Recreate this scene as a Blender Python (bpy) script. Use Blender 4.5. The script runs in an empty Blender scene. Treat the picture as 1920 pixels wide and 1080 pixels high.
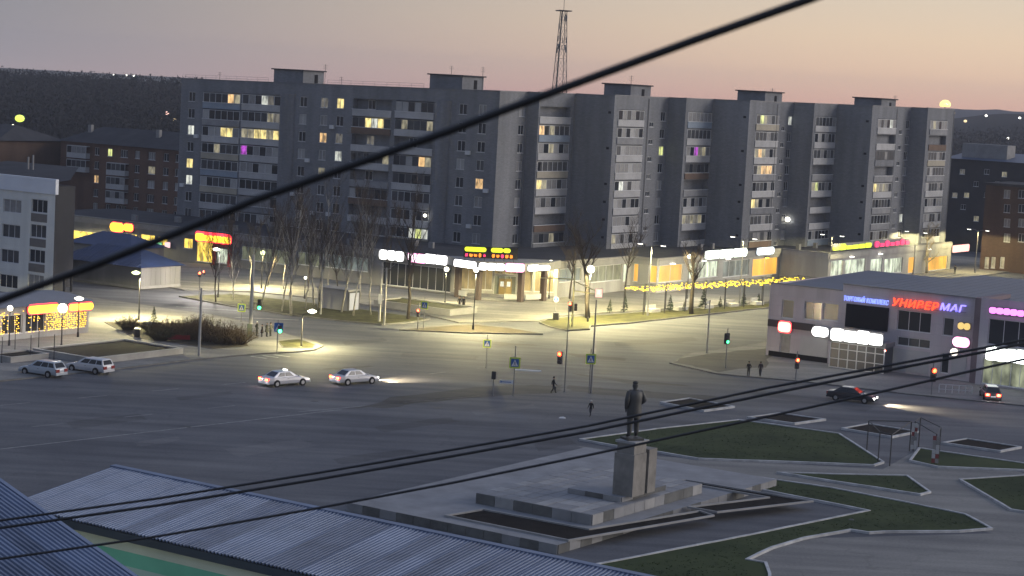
import bpy, bmesh, math, random
from mathutils import Vector, Matrix
random.seed(7)
SC = bpy.context.scene
COL = SC.collection
R = math.radians

# ------------------------------------------------------------------ camera
F = 3700.0; CAMH = 29.0; ROLL = R(3.1); PITCH = math.atan(371 * math.cos(ROLL) / F)
_cr, _sr, _cp, _sp = math.cos(ROLL), math.sin(ROLL), math.cos(PITCH), math.sin(PITCH)
U0 = Vector((0, _sp, _cp)); DV = Vector((0, _cp, -_sp)); R0 = Vector((1, 0, 0))
CR = R0 * _cr + U0 * _sr
CU = U0 * _cr - R0 * _sr
cam = bpy.data.cameras.new('camera')
cam.sensor_width = 36.0; cam.lens = 36.0 * F / 1920.0
cam.clip_start = 0.5; cam.clip_end = 12000
cam.dof.use_dof = True; cam.dof.focus_distance = 230.0; cam.dof.aperture_fstop = 5.0
camo = bpy.data.objects.new('camera', cam); COL.objects.link(camo)
camo.matrix_world = Matrix(((CR.x, CU.x, -DV.x, 0), (CR.y, CU.y, -DV.y, 0), (CR.z, CU.z, -DV.z, CAMH), (0, 0, 0, 1)))
SC.camera = camo

# ------------------------------------------------------------------ world: dusk sky
SUN_AZ = R(62)          # sunset side: to the right of the view (clockwise from +Y)
W = bpy.data.worlds.new('World'); SC.world = W; W.use_nodes = True
nt = W.node_tree; nt.nodes.clear()
N = nt.nodes.new; L = nt.links.new
out = N('ShaderNodeOutputWorld'); bg = N('ShaderNodeBackground'); L(bg.outputs[0], out.inputs[0])
sky = N('ShaderNodeTexSky'); sky.sky_type = 'NISHITA'; sky.sun_disc = False
sky.sun_elevation = R(-1.0); sky.sun_rotation = SUN_AZ; sky.dust_density = 3.0; sky.air_density = 1.2
tc = N('ShaderNodeTexCoord'); sep = N('ShaderNodeSeparateXYZ'); L(tc.outputs['Generated'], sep.inputs[0])
def vmath(op, a, b):
    n = N('ShaderNodeMath'); n.operation = op
    for i, v in enumerate((a, b)):
        if v is None: continue
        if isinstance(v, (int, float)): n.inputs[i].default_value = v
        else: L(v, n.inputs[i])
    return n.outputs[0]
# azimuth towards the glow: dot of the horizontal direction with the sunset direction
dx = vmath('MULTIPLY', sep.outputs[0], math.sin(SUN_AZ)); dy = vmath('MULTIPLY', sep.outputs[1], math.cos(SUN_AZ))
dot = vmath('ADD', dx, dy)
def ramp(fac, stops):
    n = N('ShaderNodeValToRGB'); L(fac, n.inputs[0]); e = n.color_ramp.elements
    while len(e) > 1: e.remove(e[-1])
    e[0].position = stops[0][0]; e[0].color = (*stops[0][1], 1)
    for p, c in stops[1:]:
        k = e.new(p); k.color = (*c, 1)
    return n.outputs[0]
def mapr(v, a, b):
    n = N('ShaderNodeMapRange'); L(v, n.inputs[0]); n.inputs[1].default_value = a; n.inputs[2].default_value = b
    n.interpolation_type = 'SMOOTHSTEP'
    return n.outputs[0]
elev = mapr(sep.outputs[2], 0.0, 0.30)
elev = vmath('POWER', vmath('MAXIMUM', sep.outputs[2], 0.0), 0.5)     # sqrt(sin e): 3 deg -> .23, 90 deg -> 1
cool = ramp(elev, [(0.0, (.40, .355, .38)), (.10, (.345, .325, .355)), (.23, (.232, .25, .29)), (.5, (.22, .27, .38)), (1.0, (.23, .31, .52))])
warm = ramp(elev, [(0.0, (.80, .43, .34)), (.08, (.86, .53, .39)), (.14, (.90, .63, .44)), (.19, (.86, .66, .47)), (.25, (.74, .64, .51)), (.5, (.44, .43, .46)), (1.0, (.23, .31, .52))])
glow = mapr(dot, 0.15, 0.68)
mix = N('ShaderNodeMix'); mix.data_type = 'RGBA'; L(glow, mix.inputs[0]); L(cool, mix.inputs[6]); L(warm, mix.inputs[7])
add = N('ShaderNodeMix'); add.data_type = 'RGBA'; add.blend_type = 'ADD'; add.inputs[0].default_value = 0.05
L(mix.outputs[2], add.inputs[6]); L(sky.outputs[0], add.inputs[7])
L(add.outputs[2], bg.inputs[0]); bg.inputs[1].default_value = 1.0

# ------------------------------------------------------------------ last glow of the sunset: one weak, very soft sun
sl = bpy.data.lights.new('sun', 'SUN'); sl.energy = 2.0; sl.angle = R(35); sl.color = (1, .93, .87)
so = bpy.data.objects.new('sun', sl); COL.objects.link(so)
sd = Vector((.95, .10, .22))
so.rotation_euler = sd.to_track_quat('Z', 'Y').to_euler()

SC.view_settings.view_transform = 'Standard'; SC.view_settings.look = 'None'
SC.view_settings.exposure = 0.0; SC.view_settings.gamma = 1.0; SC.view_settings.use_curve_mapping = False
SC.render.engine = 'CYCLES'
SC.cycles.use_denoising = True
SC.cycles.max_bounces = 5; SC.cycles.diffuse_bounces = 2; SC.cycles.glossy_bounces = 2
SC.cycles.sample_clamp_indirect = 4.0
SC.cycles.use_light_tree = True

# ------------------------------------------------------------------ pixel helpers (photo pixels give directions only)
def ray(x, y): return DV + CR * ((x - 960) / F) + CU * ((540 - y) / F)
def G(x, y, z=0.0):
    r = ray(x, y); t = (z - CAMH) / r.z
    return Vector((r.x * t, r.y * t, z))
def on_plane(x, y, p, n):
    r = ray(x, y); o = Vector((0, 0, CAMH)); t = (Vector(p) - o).dot(n) / r.dot(n)
    return o + r * t
def at_dist(x, y, d): return Vector((0, 0, CAMH)) + ray(x, y) * d
def above(x, y, base):
    """height at which the vertical through base meets the pixel row y (column x)"""
    n = Vector((base[0], base[1], 0)).normalized()
    return on_plane(x, y, Vector((base[0], base[1], 0)), n).z

# the town's street grid: A runs right and nearer, B runs right and away
A = Vector((.834, -.55, 0)).normalized(); B = Vector((-A.y, A.x, 0)); ANG = math.atan2(A.y, A.x)
C0 = Vector((-3.4, 299.2, 0))      # corner of the big apartment block

# ------------------------------------------------------------------ materials
MATS = {}
def mat(name, col, rough=.8, var=.15, scale=1.0, bump=0.0, emit=None, es=0.0, metal=0.0, spec=None, detail=6, var2=None):
    if name in MATS: return MATS[name]
    m = bpy.data.materials.new(name); m.use_nodes = True; MATS[name] = m
    t = m.node_tree; b = t.nodes['Principled BSDF']
    b.inputs['Roughness'].default_value = rough; b.inputs['Metallic'].default_value = metal
    b.inputs['Specular IOR Level'].default_value = spec if spec is not None else (.12 if rough >= .8 else .5)
    if emit is not None:
        b.inputs['Base Color'].default_value = (*col, 1)
        b.inputs['Emission Color'].default_value = (*emit, 1); b.inputs['Emission Strength'].default_value = es
        return m
    if var <= 0:
        b.inputs['Base Color'].default_value = (*col, 1); return m
    g = t.nodes.new('ShaderNodeNewGeometry')
    n1 = t.nodes.new('ShaderNodeTexNoise'); n1.inputs['Scale'].default_value = scale; n1.inputs['Detail'].default_value = detail; n1.inputs['Roughness'].default_value = .65
    t.links.new(g.outputs['Position'], n1.inputs['Vector'])
    r1 = t.nodes.new('ShaderNodeValToRGB'); e = r1.color_ramp.elements
    e[0].position = .28; e[1].position = .74
    e[0].color = tuple(max(0, c * (1 - var)) for c in col) + (1,)
    hi = var2 if var2 else tuple(c * (1 + var) for c in col)
    e[1].color = tuple(hi) + (1,)
    t.links.new(n1.outputs[0], r1.inputs[0]); t.links.new(r1.outputs[0], b.inputs['Base Color'])
    if bump > 0:
        bp = t.nodes.new('ShaderNodeBump'); bp.inputs['Strength'].default_value = bump; bp.inputs['Distance'].default_value = .05
        n2 = t.nodes.new('ShaderNodeTexNoise'); n2.inputs['Scale'].default_value = scale * 9; n2.inputs['Detail'].default_value = 5
        t.links.new(g.outputs['Position'], n2.inputs['Vector']); t.links.new(n2.outputs[0], bp.inputs['Height']); t.links.new(bp.outputs[0], b.inputs['Normal'])
    return m

def asphalt_mat(name, col, worn, rough=.82):
    """asphalt with large worn areas, patches, streaks along the traffic and fine grain"""
    m = bpy.data.materials.new(name); m.use_nodes = True; MATS[name] = m
    t = m.node_tree; b = t.nodes['Principled BSDF']; nn = t.nodes.new; lk = t.links.new
    b.inputs['Roughness'].default_value = rough; b.inputs['Specular IOR Level'].default_value = .16
    g = nn('ShaderNodeNewGeometry')
    mp = nn('ShaderNodeMapping'); mp.inputs['Rotation'].default_value = (0, 0, -R(42)); mp.inputs['Scale'].default_value = (.045, .5, 1)
    lk(g.outputs['Position'], mp.inputs[0])
    a = nn('ShaderNodeTexNoise'); a.inputs['Scale'].default_value = 1.0; a.inputs['Detail'].default_value = 5; lk(mp.outputs[0], a.inputs[0])
    c = nn('ShaderNodeTexNoise'); c.inputs['Scale'].default_value = .07; c.inputs['Detail'].default_value = 7; c.inputs['Roughness'].default_value = .62; lk(g.outputs['Position'], c.inputs[0])
    f = nn('ShaderNodeTexNoise'); f.inputs['Scale'].default_value = 5.0; f.inputs['Detail'].default_value = 6; f.inputs['Roughness'].default_value = .75; lk(g.outputs['Position'], f.inputs[0])
    v = nn('ShaderNodeTexVoronoi'); v.feature = 'DISTANCE_TO_EDGE'; v.inputs['Scale'].default_value = .11; v.inputs['Randomness'].default_value = 1
    ds = nn('ShaderNodeVectorMath'); ds.operation = 'ADD'; sc2 = nn('ShaderNodeVectorMath'); sc2.operation = 'SCALE'; sc2.inputs[3].default_value = 5.0
    nz = nn('ShaderNodeTexNoise'); nz.inputs['Scale'].default_value = .3; nz.inputs['Detail'].default_value = 6; lk(g.outputs['Position'], nz.inputs[0])
    lk(nz.outputs['Color'], sc2.inputs[0]); lk(g.outputs['Position'], ds.inputs[0]); lk(sc2.outputs[0], ds.inputs[1]); lk(ds.outputs[0], v.inputs['Vector'])
    crack = nn('ShaderNodeValToRGB'); crack.color_ramp.elements[0].position = .0; crack.color_ramp.elements[0].color = (.86, .86, .86, 1)
    crack.color_ramp.elements[1].position = .012; crack.color_ramp.elements[1].color = (1, 1, 1, 1); lk(v.outputs['Distance'], crack.inputs[0])
    def rr(src, lo, hi, p0=.3, p1=.7):
        q = nn('ShaderNodeValToRGB'); e = q.color_ramp.elements; e[0].position = p0; e[1].position = p1
        e[0].color = (*lo, 1); e[1].color = (*hi, 1); lk(src, q.inputs[0]); return q.outputs[0]
    base = rr(c.outputs[0], col, worn, .32, .68)
    st = rr(a.outputs[0], (.74, .74, .76), (1.16, 1.15, 1.13), .36, .66)
    fi = rr(f.outputs[0], (.78, .78, .78), (1.2, 1.2, 1.2), .3, .7)
    def mul(x, y):
        q = nn('ShaderNodeMix'); q.data_type = 'RGBA'; q.blend_type = 'MULTIPLY'; q.inputs[0].default_value = 1; lk(x, q.inputs[6]); lk(y, q.inputs[7]); return q.outputs[2]
    lk(mul(mul(mul(base, st), fi), crack.outputs[0]), b.inputs['Base Color'])
    bp = nn('ShaderNodeBump'); bp.inputs['Strength'].default_value = .35; bp.inputs['Distance'].default_value = .03; lk(f.outputs[0], bp.inputs['Height']); lk(bp.outputs[0], b.inputs['Normal'])
    return m

def lit(name, col, s): return mat(name, tuple(.06 + .10 * min(1, c) for c in col), .4, emit=col, es=s)

def room(name, col, s_, scale=1.6, lo=.25, stretch=(1, 1, .45)):
    """a lit room seen through its window: uneven light from curtains, lamps and shelves"""
    m = lit(name, col, s_); t = m.node_tree; b = t.nodes['Principled BSDF']
    g = t.nodes.new('ShaderNodeNewGeometry'); mp = t.nodes.new('ShaderNodeMapping'); mp.inputs['Scale'].default_value = stretch; n = t.nodes.new('ShaderNodeTexNoise'); n.inputs['Scale'].default_value = scale; n.inputs['Detail'].default_value = 3
    r = t.nodes.new('ShaderNodeMapRange'); r.inputs[1].default_value = .34; r.inputs[2].default_value = .66; r.inputs[3].default_value = s_ * lo; r.inputs[4].default_value = s_ * 1.45
    t.links.new(g.outputs['Position'], mp.inputs[0]); t.links.new(mp.outputs[0], n.inputs[0]); t.links.new(n.outputs[0], r.inputs[0]); t.links.new(r.outputs[0], b.inputs['Emission Strength'])
    return m

M = dict(
    ground=mat('earth', (.045, .045, .035), .95, .4, .08),
    road=asphalt_mat('asphalt_road', (.088, .092, .104), (.145, .147, .152)),
    pave=asphalt_mat('asphalt_pavement', (.18, .176, .165), (.25, .24, .22)),
    plaza=asphalt_mat('plaza_paving', (.20, .195, .175), (.27, .255, .225)),
    patch=asphalt_mat('worn_dark_asphalt', (.055, .053, .052), (.11, .106, .10)),
    grass=mat('lawn', (.024, .042, .017), .95, .35, .16, .3, var2=(.058, .074, .030)),
    grassdry=mat('dry_grass', (.04, .042, .02), .95, .5, .6, .6, var2=(.10, .095, .042)),
    soil=mat('soil', (.012, .010, .009), .95, .5, 1.2, .8),
    dirt=mat('dirt_verge', (.06, .05, .036), .95, .5, .5, .6),
    kerb=mat('kerb_whitewash', (.44, .44, .44), .85, .35, .9, .3),
    kerbg=mat('kerb_concrete', (.16, .155, .145), .9, .3, .8, .3),
    paint=mat('road_paint', (.34, .34, .33), .8, .5, 1.4),
    brickw=None, white=mat('white_plastic', (.62, .62, .62), .55, .06, .8),
    glass=mat('window_glass', (.020, .024, .030), .12, 0),
    glass2=mat('window_glass_dusty', (.05, .054, .06), .28, .3, .7),
    curtain=mat('curtained_glass', (.24, .235, .23), .35, .25, 1.5),
    curtain2=mat('drawn_blind', (.36, .355, .345), .4, .15, 1.1),
    slab=mat('concrete', (.26, .255, .25), .9, .2, .6, .2),
    panel=mat('balcony_panel', (.46, .455, .45), .85, .2, .35, .1),
    roofdark=mat('roof_felt', (.055, .055, .06), .92, .3, .3, .2),
    metal=mat('grey_metal', (.20, .20, .21), .5, .15, 2.0, metal=.6),
    pole=mat('pole_concrete', (.34, .33, .31), .85, .2, 1.0),
    black=mat('black_metal', (.018, .018, .02), .5, .1, 2.0),
    dark=mat('dark_recess', (.014, .014, .016), .9, 0),
    bark=mat('bark', (.055, .046, .038), .95, .35, 2.5),
    birch=mat('birch_bark', (.30, .285, .26), .9, .6, 1.6),
    twig=mat('twigs', (.075, .058, .046), .95, .3, 1.5),
    shrubm=mat('shrub_twigs', (.085, .06, .034), .95, .4, 2.0),
    fir=mat('fir_needles', (.028, .045, .022), .95, .5, 3.0),
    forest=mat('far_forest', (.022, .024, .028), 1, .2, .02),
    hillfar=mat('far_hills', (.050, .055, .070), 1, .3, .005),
    rubber=mat('tyre_rubber', (.02, .02, .02), .9, 0),
    chrome=mat('rim_metal', (.42, .42, .43), .35, 0, metal=.8),
)

def masonry(name, col, mortar, bw=.5, bh=.16, var=.09, streak=.25):
    """brick courses as fine relief and tone, with weather streaks and stained areas"""
    m = bpy.data.materials.new(name); m.use_nodes = True; MATS[name] = m
    t = m.node_tree; b = t.nodes['Principled BSDF']; nn = t.nodes.new; lk = t.links.new
    b.inputs['Roughness'].default_value = .9; b.inputs['Specular IOR Level'].default_value = .15
    tcn = nn('ShaderNodeTexCoord'); sp = nn('ShaderNodeSeparateXYZ'); lk(tcn.outputs['Object'], sp.inputs[0])
    ad = nn('ShaderNodeMath'); ad.operation = 'ADD'; lk(sp.outputs[0], ad.inputs[0]); lk(sp.outputs[1], ad.inputs[1])
    cb = nn('ShaderNodeCombineXYZ'); lk(ad.outputs[0], cb.inputs[0]); lk(sp.outputs[2], cb.inputs[1])
    br = nn('ShaderNodeTexBrick'); lk(cb.outputs[0], br.inputs[0]); br.inputs['Scale'].default_value = 1
    br.inputs['Brick Width'].default_value = bw; br.inputs['Row Height'].default_value = bh; br.inputs['Mortar Size'].default_value = .012
    br.inputs['Color1'].default_value = (*[c * (1 - var) for c in col], 1); br.inputs['Color2'].default_value = (*[c * (1 + var) for c in col], 1)
    br.inputs['Mortar'].default_value = (*mortar, 1)
    mp = nn('ShaderNodeMapping'); mp.inputs['Scale'].default_value = (.8, .8, .09); lk(tcn.outputs['Object'], mp.inputs[0])
    ns = nn('ShaderNodeTexNoise'); ns.inputs['Scale'].default_value = .6; ns.inputs['Detail'].default_value = 6; lk(mp.outputs[0], ns.inputs[0])
    cr = nn('ShaderNodeValToRGB'); e = cr.color_ramp.elements; e[0].position = .33; e[1].position = .68
    e[0].color = (1 - streak, 1 - streak, 1 - streak, 1); e[1].color = (1 + streak * .5,) * 3 + (1,)
    lk(ns.outputs[0], cr.inputs[0])
    mx = nn('ShaderNodeMix'); mx.data_type = 'RGBA'; mx.blend_type = 'MULTIPLY'; mx.inputs[0].default_value = 1; lk(br.outputs[0], mx.inputs[6]); lk(cr.outputs[0], mx.inputs[7])
    lk(mx.outputs[2], b.inputs['Base Color'])
    bp = nn('ShaderNodeBump'); bp.inputs['Strength'].default_value = .3; bp.inputs['Distance'].default_value = .01; lk(br.outputs['Fac'], bp.inputs['Height']); bp.invert = True; lk(bp.outputs[0], b.inputs['Normal'])
    return m
M['brickw'] = masonry('silicate_brick', (.225, .23, .242), (.16, .162, .17), streak=.2)
M['brickr'] = masonry('red_brick', (.16, .085, .055), (.13, .12, .11))
M['brickd'] = masonry('dark_brick', (.10, .062, .045), (.08, .07, .06))
M['render'] = masonry('pale_render', (.37, .36, .345), (.355, .345, .33), 3.0, 1.5, .04, .22)
M['renderg'] = masonry('grey_render', (.22, .215, .21), (.21, .205, .20), 3.0, 1.5, .04, .22)
M['uni'] = masonry('facade_panels', (.52, .47, .48), (.42, .38, .39), 1.6, 1.2, .05, .12)

# ------------------------------------------------------------------ mesh builder
class MB:
    def __init__(s): s.v = []; s.f = []; s.m = []; s.mi = 0
    def add(s, vs, fs):
        o = len(s.v); s.v += [tuple(p) for p in vs]; s.f += [tuple(i + o for i in f) for f in fs]; s.m += [s.mi] * len(fs); return s
    def quad(s, a, b, c, d): return s.add((a, b, c, d), ((0, 1, 2, 3),))
    def box(s, x0, x1, y0, y1, z0, z1):
        return s.add(((x0, y0, z0), (x1, y0, z0), (x1, y1, z0), (x0, y1, z0), (x0, y0, z1), (x1, y0, z1), (x1, y1, z1), (x0, y1, z1)),
                     ((0, 3, 2, 1), (4, 5, 6, 7), (0, 1, 5, 4), (1, 2, 6, 5), (2, 3, 7, 6), (3, 0, 4, 7)))
    def cbox(s, c, d): return s.box(c[0] - d[0] / 2, c[0] + d[0] / 2, c[1] - d[1] / 2, c[1] + d[1] / 2, c[2] - d[2] / 2, c[2] + d[2] / 2)
    def obox(s, o, u, v, w):
        o, u, v, w = map(Vector, (o, u, v, w))
        p = [o, o + u, o + u + v, o + v, o + w, o + u + w, o + u + v + w, o + v + w]
        return s.add(p, ((0, 3, 2, 1), (4, 5, 6, 7), (0, 1, 5, 4), (1, 2, 6, 5), (2, 3, 7, 6), (3, 0, 4, 7)))
    def prism(s, poly, z0, z1, zf=None):
        n = len(poly)
        top = [(p[0], p[1], (z1 if zf is None else zf(p))) for p in poly]
        s.add([(p[0], p[1], z0) for p in poly] + top, [tuple(range(n, 2 * n))] + [(i, (i + 1) % n, n + (i + 1) % n, n + i) for i in range(n)])
        return s
    def poly(s, pts): return s.add(pts, [tuple(range(len(pts)))])
    def tube(s, p0, p1, r0, r1=None, n=6, cap=True):
        r1 = r0 if r1 is None else r1
        p0, p1 = Vector(p0), Vector(p1); d = p1 - p0
        if d.length < 1e-6: return s
        d.normalize(); a = d.orthogonal().normalized(); b = d.cross(a)
        vs = []
        for p, r in ((p0, r0), (p1, r1)):
            for i in range(n):
                t = 2 * math.pi * i / n; vs.append(p + a * math.cos(t) * r + b * math.sin(t) * r)
        fs = [(i, (i + 1) % n, n + (i + 1) % n, n + i) for i in range(n)]
        if cap: fs += [tuple(range(n - 1, -1, -1)), tuple(range(n, 2 * n))]
        return s.add(vs, fs)
    def path(s, pts, r, n=6):
        pts = [Vector(p) for p in pts]; vs = []; k = len(pts)
        for i, p in enumerate(pts):
            d = (pts[min(i + 1, k - 1)] - pts[max(i - 1, 0)]).normalized()
            a = d.cross(Vector((0, 0, 1)))
            a = a.normalized() if a.length > 1e-4 else Vector((1, 0, 0)); b = d.cross(a)
            rr = r(i / (k - 1)) if callable(r) else r
            vs += [p + a * math.cos(2 * math.pi * j / n) * rr + b * math.sin(2 * math.pi * j / n) * rr for j in range(n)]
        fs = [(i * n + j, i * n + (j + 1) % n, (i + 1) * n + (j + 1) % n, (i + 1) * n + j) for i in range(k - 1) for j in range(n)]
        fs += [tuple(range(n - 1, -1, -1)), tuple(range((k - 1) * n, k * n))]
        return s.add(vs, fs)
    def lathe(s, prof, c=(0, 0, 0), n=12, axis='z'):
        vs = []
        for r, z in prof:
            for i in range(n):
                t = 2 * math.pi * i / n; p = (r * math.cos(t), r * math.sin(t), z)
                if axis == 'y': p = (p[0], p[2], p[1])
                if axis == 'x': p = (p[2], p[0], p[1])
                vs.append((p[0] + c[0], p[1] + c[1], p[2] + c[2]))
        k = len(prof)
        fs = [(i * n + j, i * n + (j + 1) % n, (i + 1) * n + (j + 1) % n, (i + 1) * n + j) for i in range(k - 1) for j in range(n)]
        fs += [tuple(range(n - 1, -1, -1)), tuple(range((k - 1) * n, k * n))]
        return s.add(vs, fs)
    def ball(s, c, r, n=10, k=6, sz=1.0):
        return s.lathe([(max(.001, r * math.sin(math.pi * i / k)), -r * sz * math.cos(math.pi * i / k)) for i in range(k + 1)], c, n)
    def mesh(s, name, mats, smooth=False):
        me = bpy.data.meshes.new(name); me.from_pydata(s.v, [], s.f)
        for m in (mats if isinstance(mats, (list, tuple)) else [mats]): me.materials.append(m)
        if max(s.m, default=0) > 0: me.polygons.foreach_set('material_index', s.m)
        bm = bmesh.new(); bm.from_mesh(me); bmesh.ops.recalc_face_normals(bm, faces=bm.faces); bm.to_mesh(me); bm.free()
        if smooth: me.polygons.foreach_set('use_smooth', [True] * len(me.polygons))
        me.update(); return me
    def build(s, name, mats, parent=None, loc=(0, 0, 0), rz=0.0, smooth=False):
        return put(name, s.mesh(name, mats, smooth), parent, loc, rz)

def put(name, me, parent=None, loc=(0, 0, 0), rz=0.0):
    o = bpy.data.objects.new(name, me); COL.objects.link(o)
    o.location = loc; o.rotation_euler = (0, 0, rz)
    if parent: o.parent = parent
    return o
def tag(o, label=None, cat=None, group=None, kind=None):
    if label: o['label'] = label
    if cat: o['category'] = cat
    if group: o['group'] = group
    if kind: o['kind'] = kind
    return o
def thing(name, label, cat, loc=(0, 0, 0), rz=0.0, group=None):
    return tag(put(name, None, None, loc, rz), label, cat, group)
def struct(o): o['kind'] = 'structure'; return o
def lamp_light(parent, loc, col, power, rad=.2, name='bulb_light', down=None):
    l = bpy.data.lights.new(name, 'SPOT' if down else 'POINT')
    if down: l.spot_size = R(down); l.spot_blend = .12; l.energy = power; l.color = col; l.shadow_soft_size = rad
    o = bpy.data.objects.new(name, l); COL.objects.link(o); o.location = loc
    if parent: o.parent = parent
    return o
def glz(name, poly, z, m): return struct(MB().poly([(p[0], p[1], z) for p in poly]).build(name, m))
def pix(pts, z=0.0): return [G(x, y, z) for x, y in pts]

# ================================================================== THE SETTING
glz('ground', [(-9000, -200), (9000, -200), (9000, 11000), (-9000, 11000)], -0.05, M['ground'])
glz('road', [(-170, 60), (170, 60), (150, 300), (230, 440), (110, 440), (40, 330), (-40, 330), (-160, 380), (-260, 380), (-170, 230)], 0.0, M['road'])

def offset_poly(P, d):
    """inward (left of the walking direction) mitred offset"""
    n = len(P); out = []
    for i in range(n):
        a, b, c = Vector(P[i - 1][:2]), Vector(P[i][:2]), Vector(P[(i + 1) % n][:2])
        e1, e2 = (b - a).normalized(), (c - b).normalized()
        n1, n2 = Vector((-e1.y, e1.x)), Vector((-e2.y, e2.x))
        k = n1 + n2
        k = k.normalized() if k.length > 1e-3 else n1
        q = max(.35, k.dot(n1)); out.append(b + k * (d / q))
    return out
def ccw(P):
    P = [Vector(p[:2]) for p in P]
    a = sum(P[i - 1].x * P[i].y - P[i].x * P[i - 1].y for i in range(len(P)))
    return P if a > 0 else P[::-1]
def ring(P, w, z0, z1, jitter=0.0):
    """mitred kerb ring: outer edge = P, inner edge = P offset by w"""
    P = ccw(P)
    Q = []
    for i, p in enumerate(P):                       # subdivide so the kerb line wavers slightly
        q = P[(i + 1) % len(P)]; k = max(1, int((q - p).length / 1.6)) if jitter else 1
        for j in range(k):
            r = p.lerp(q, j / k)
            if j: r = r + Vector((random.uniform(-jitter, jitter), random.uniform(-jitter, jitter)))
            Q.append(r)
    I = offset_poly(Q, w); n = len(Q); b = MB()
    zz = [z1 + random.uniform(-jitter, jitter) * .5 for _ in Q]
    vs = [(p.x, p.y, z0) for p in Q] + [(p.x, p.y, zz[i]) for i, p in enumerate(Q)] + [(p.x, p.y, zz[i]) for i, p in enumerate(I)] + [(p.x, p.y, z0) for p in I]
    fs = []
    for i in range(n):
        j = (i + 1) % n
        fs += [(i, j, n + j, n + i), (n + i, n + j, 2 * n + j, 2 * n + i), (2 * n + i, 2 * n + j, 3 * n + j, 3 * n + i)]
    return b.add(vs, fs), I
def island(name, P, top, m, kerbm, w=.2, kh=.16, jitter=.03):
    rb, I = ring(P, w, 0.0, kh, jitter)
    o = struct(MB().poly([(p.x, p.y, top) for p in I]).build(name, m))
    rb.build('kerb', kerbm, o)
    return o

# raised pavements of the junction
island('pavement', pix([(0, 716), (215, 694), (350, 677), (480, 665), (560, 661), (592, 657), (606, 650), (592, 641), (548, 630), (500, 612), (400, 592), (180, 560), (60, 548), (0, 560)]) + [Vector((-75, 240, 0)), Vector((-75, 160, 0))], .12, M['pave'], M['kerbg'], .25, .13, .02)
island('plaza', pix([(345, 545), (470, 548), (640, 565), (800, 592), (860, 606), (1010, 603), (1052, 593), (1130, 588), (1435, 568)]) + [Vector((60, 320, 0)), Vector((110, 395, 0)), Vector((60, 420, 0)), C0 + A * 10 + B * 2, C0 + B * 2, C0 - A * 76 + B * 2, C0 - A * 80 - B * 40], .12, M['plaza'], M['kerbg'], .25, .13, .02)
island('pavement', pix([(1255, 682), (1292, 664), (1380, 652), (1445, 640)]) + [Vector((60, 260, 0)), Vector((90, 230, 0)), Vector((75, 190, 0))] + pix([(1920, 762), (1700, 740), (1500, 716), (1342, 702)]), .12, M['pave'], M['kerbg'], .25, .13, .02)
# verges and islands
island('verge', pix([(335, 557), (440, 553), (560, 567), (700, 585), (806, 600), (770, 606), (716, 610), (640, 603), (545, 592), (430, 575)]), .16, M['grassdry'], M['kerbg'], .18, .17)
island('verge', pix([(748, 620), (800, 616), (850, 612), (895, 611), (960, 618), (1018, 628), (880, 626)]), .16, M['dirt'], M['kerbg'], .18, .17)
island('verge', pix([(1010, 606), (1026, 600), (1060, 597), (1135, 592), (1300, 580), (1450, 570), (1450, 577), (1280, 596), (1180, 607), (1108, 613), (1106, 619), (1062, 621), (1030, 614)]), .16, M['grassdry'], M['kerbg'], .18, .17)
island('verge', pix([(520, 640), (560, 636), (592, 646), (588, 653), (530, 652)], .12), .16, M['grassdry'], M['kerbg'], .12, .165)
island('verge', pix([(195, 604), (330, 606), (455, 622), (468, 650), (400, 655), (250, 633)], .12), .16, M['dirt'], M['kerbg'], .12, .165)

# worn dark areas in the carriageway and faded paint (thin sheets lying on the asphalt)
def blot(name, pts, m, z=.004, amp=.5, n=5):
    P = pix(pts); out = []
    for i, p in enumerate(P):
        q = P[(i + 1) % len(P)]
        for j in range(n):
            r = p.lerp(q, j / n)
            out.append((r.x + random.uniform(-amp, amp), r.y + random.uniform(-amp, amp) * 1.5, z))
    return struct(MB().poly(out).build(name, m))
blot('asphalt_patch', [(640, 768), (760, 742), (930, 722), (1050, 722), (1060, 734), (900, 744), (760, 760)], M['patch'])
blot('asphalt_patch', [(1060, 722), (1200, 732), (1350, 744), (1340, 752), (1180, 744), (1070, 734)], M['patch'], amp=.35)
blot('asphalt_patch', [(1068, 700), (1180, 712), (1300, 724), (1180, 720)], M['patch'], amp=.25)
blot('asphalt_patch', [(1258, 680), (1300, 668), (1440, 655), (1440, 690), (1340, 698)], M['patch'], z=.126, amp=.5)
blot('asphalt_patch', [(860, 636), (930, 641), (1020, 648), (940, 648)], M['patch'], amp=.2)
blot('asphalt_patch', [(600, 692), (690, 685), (700, 687), (640, 694)], M['patch'], amp=.15)
blot('asphalt_patch', [(1060, 662), (1180, 672), (1170, 677), (1080, 669)], M['patch'], amp=.2)
WEAR = asphalt_mat('patched_asphalt', (.070, .072, .080), (.115, .116, .12)); WEAR2 = asphalt_mat('pale_patched_asphalt', (.12, .122, .13), (.17, .17, .172))
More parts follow.
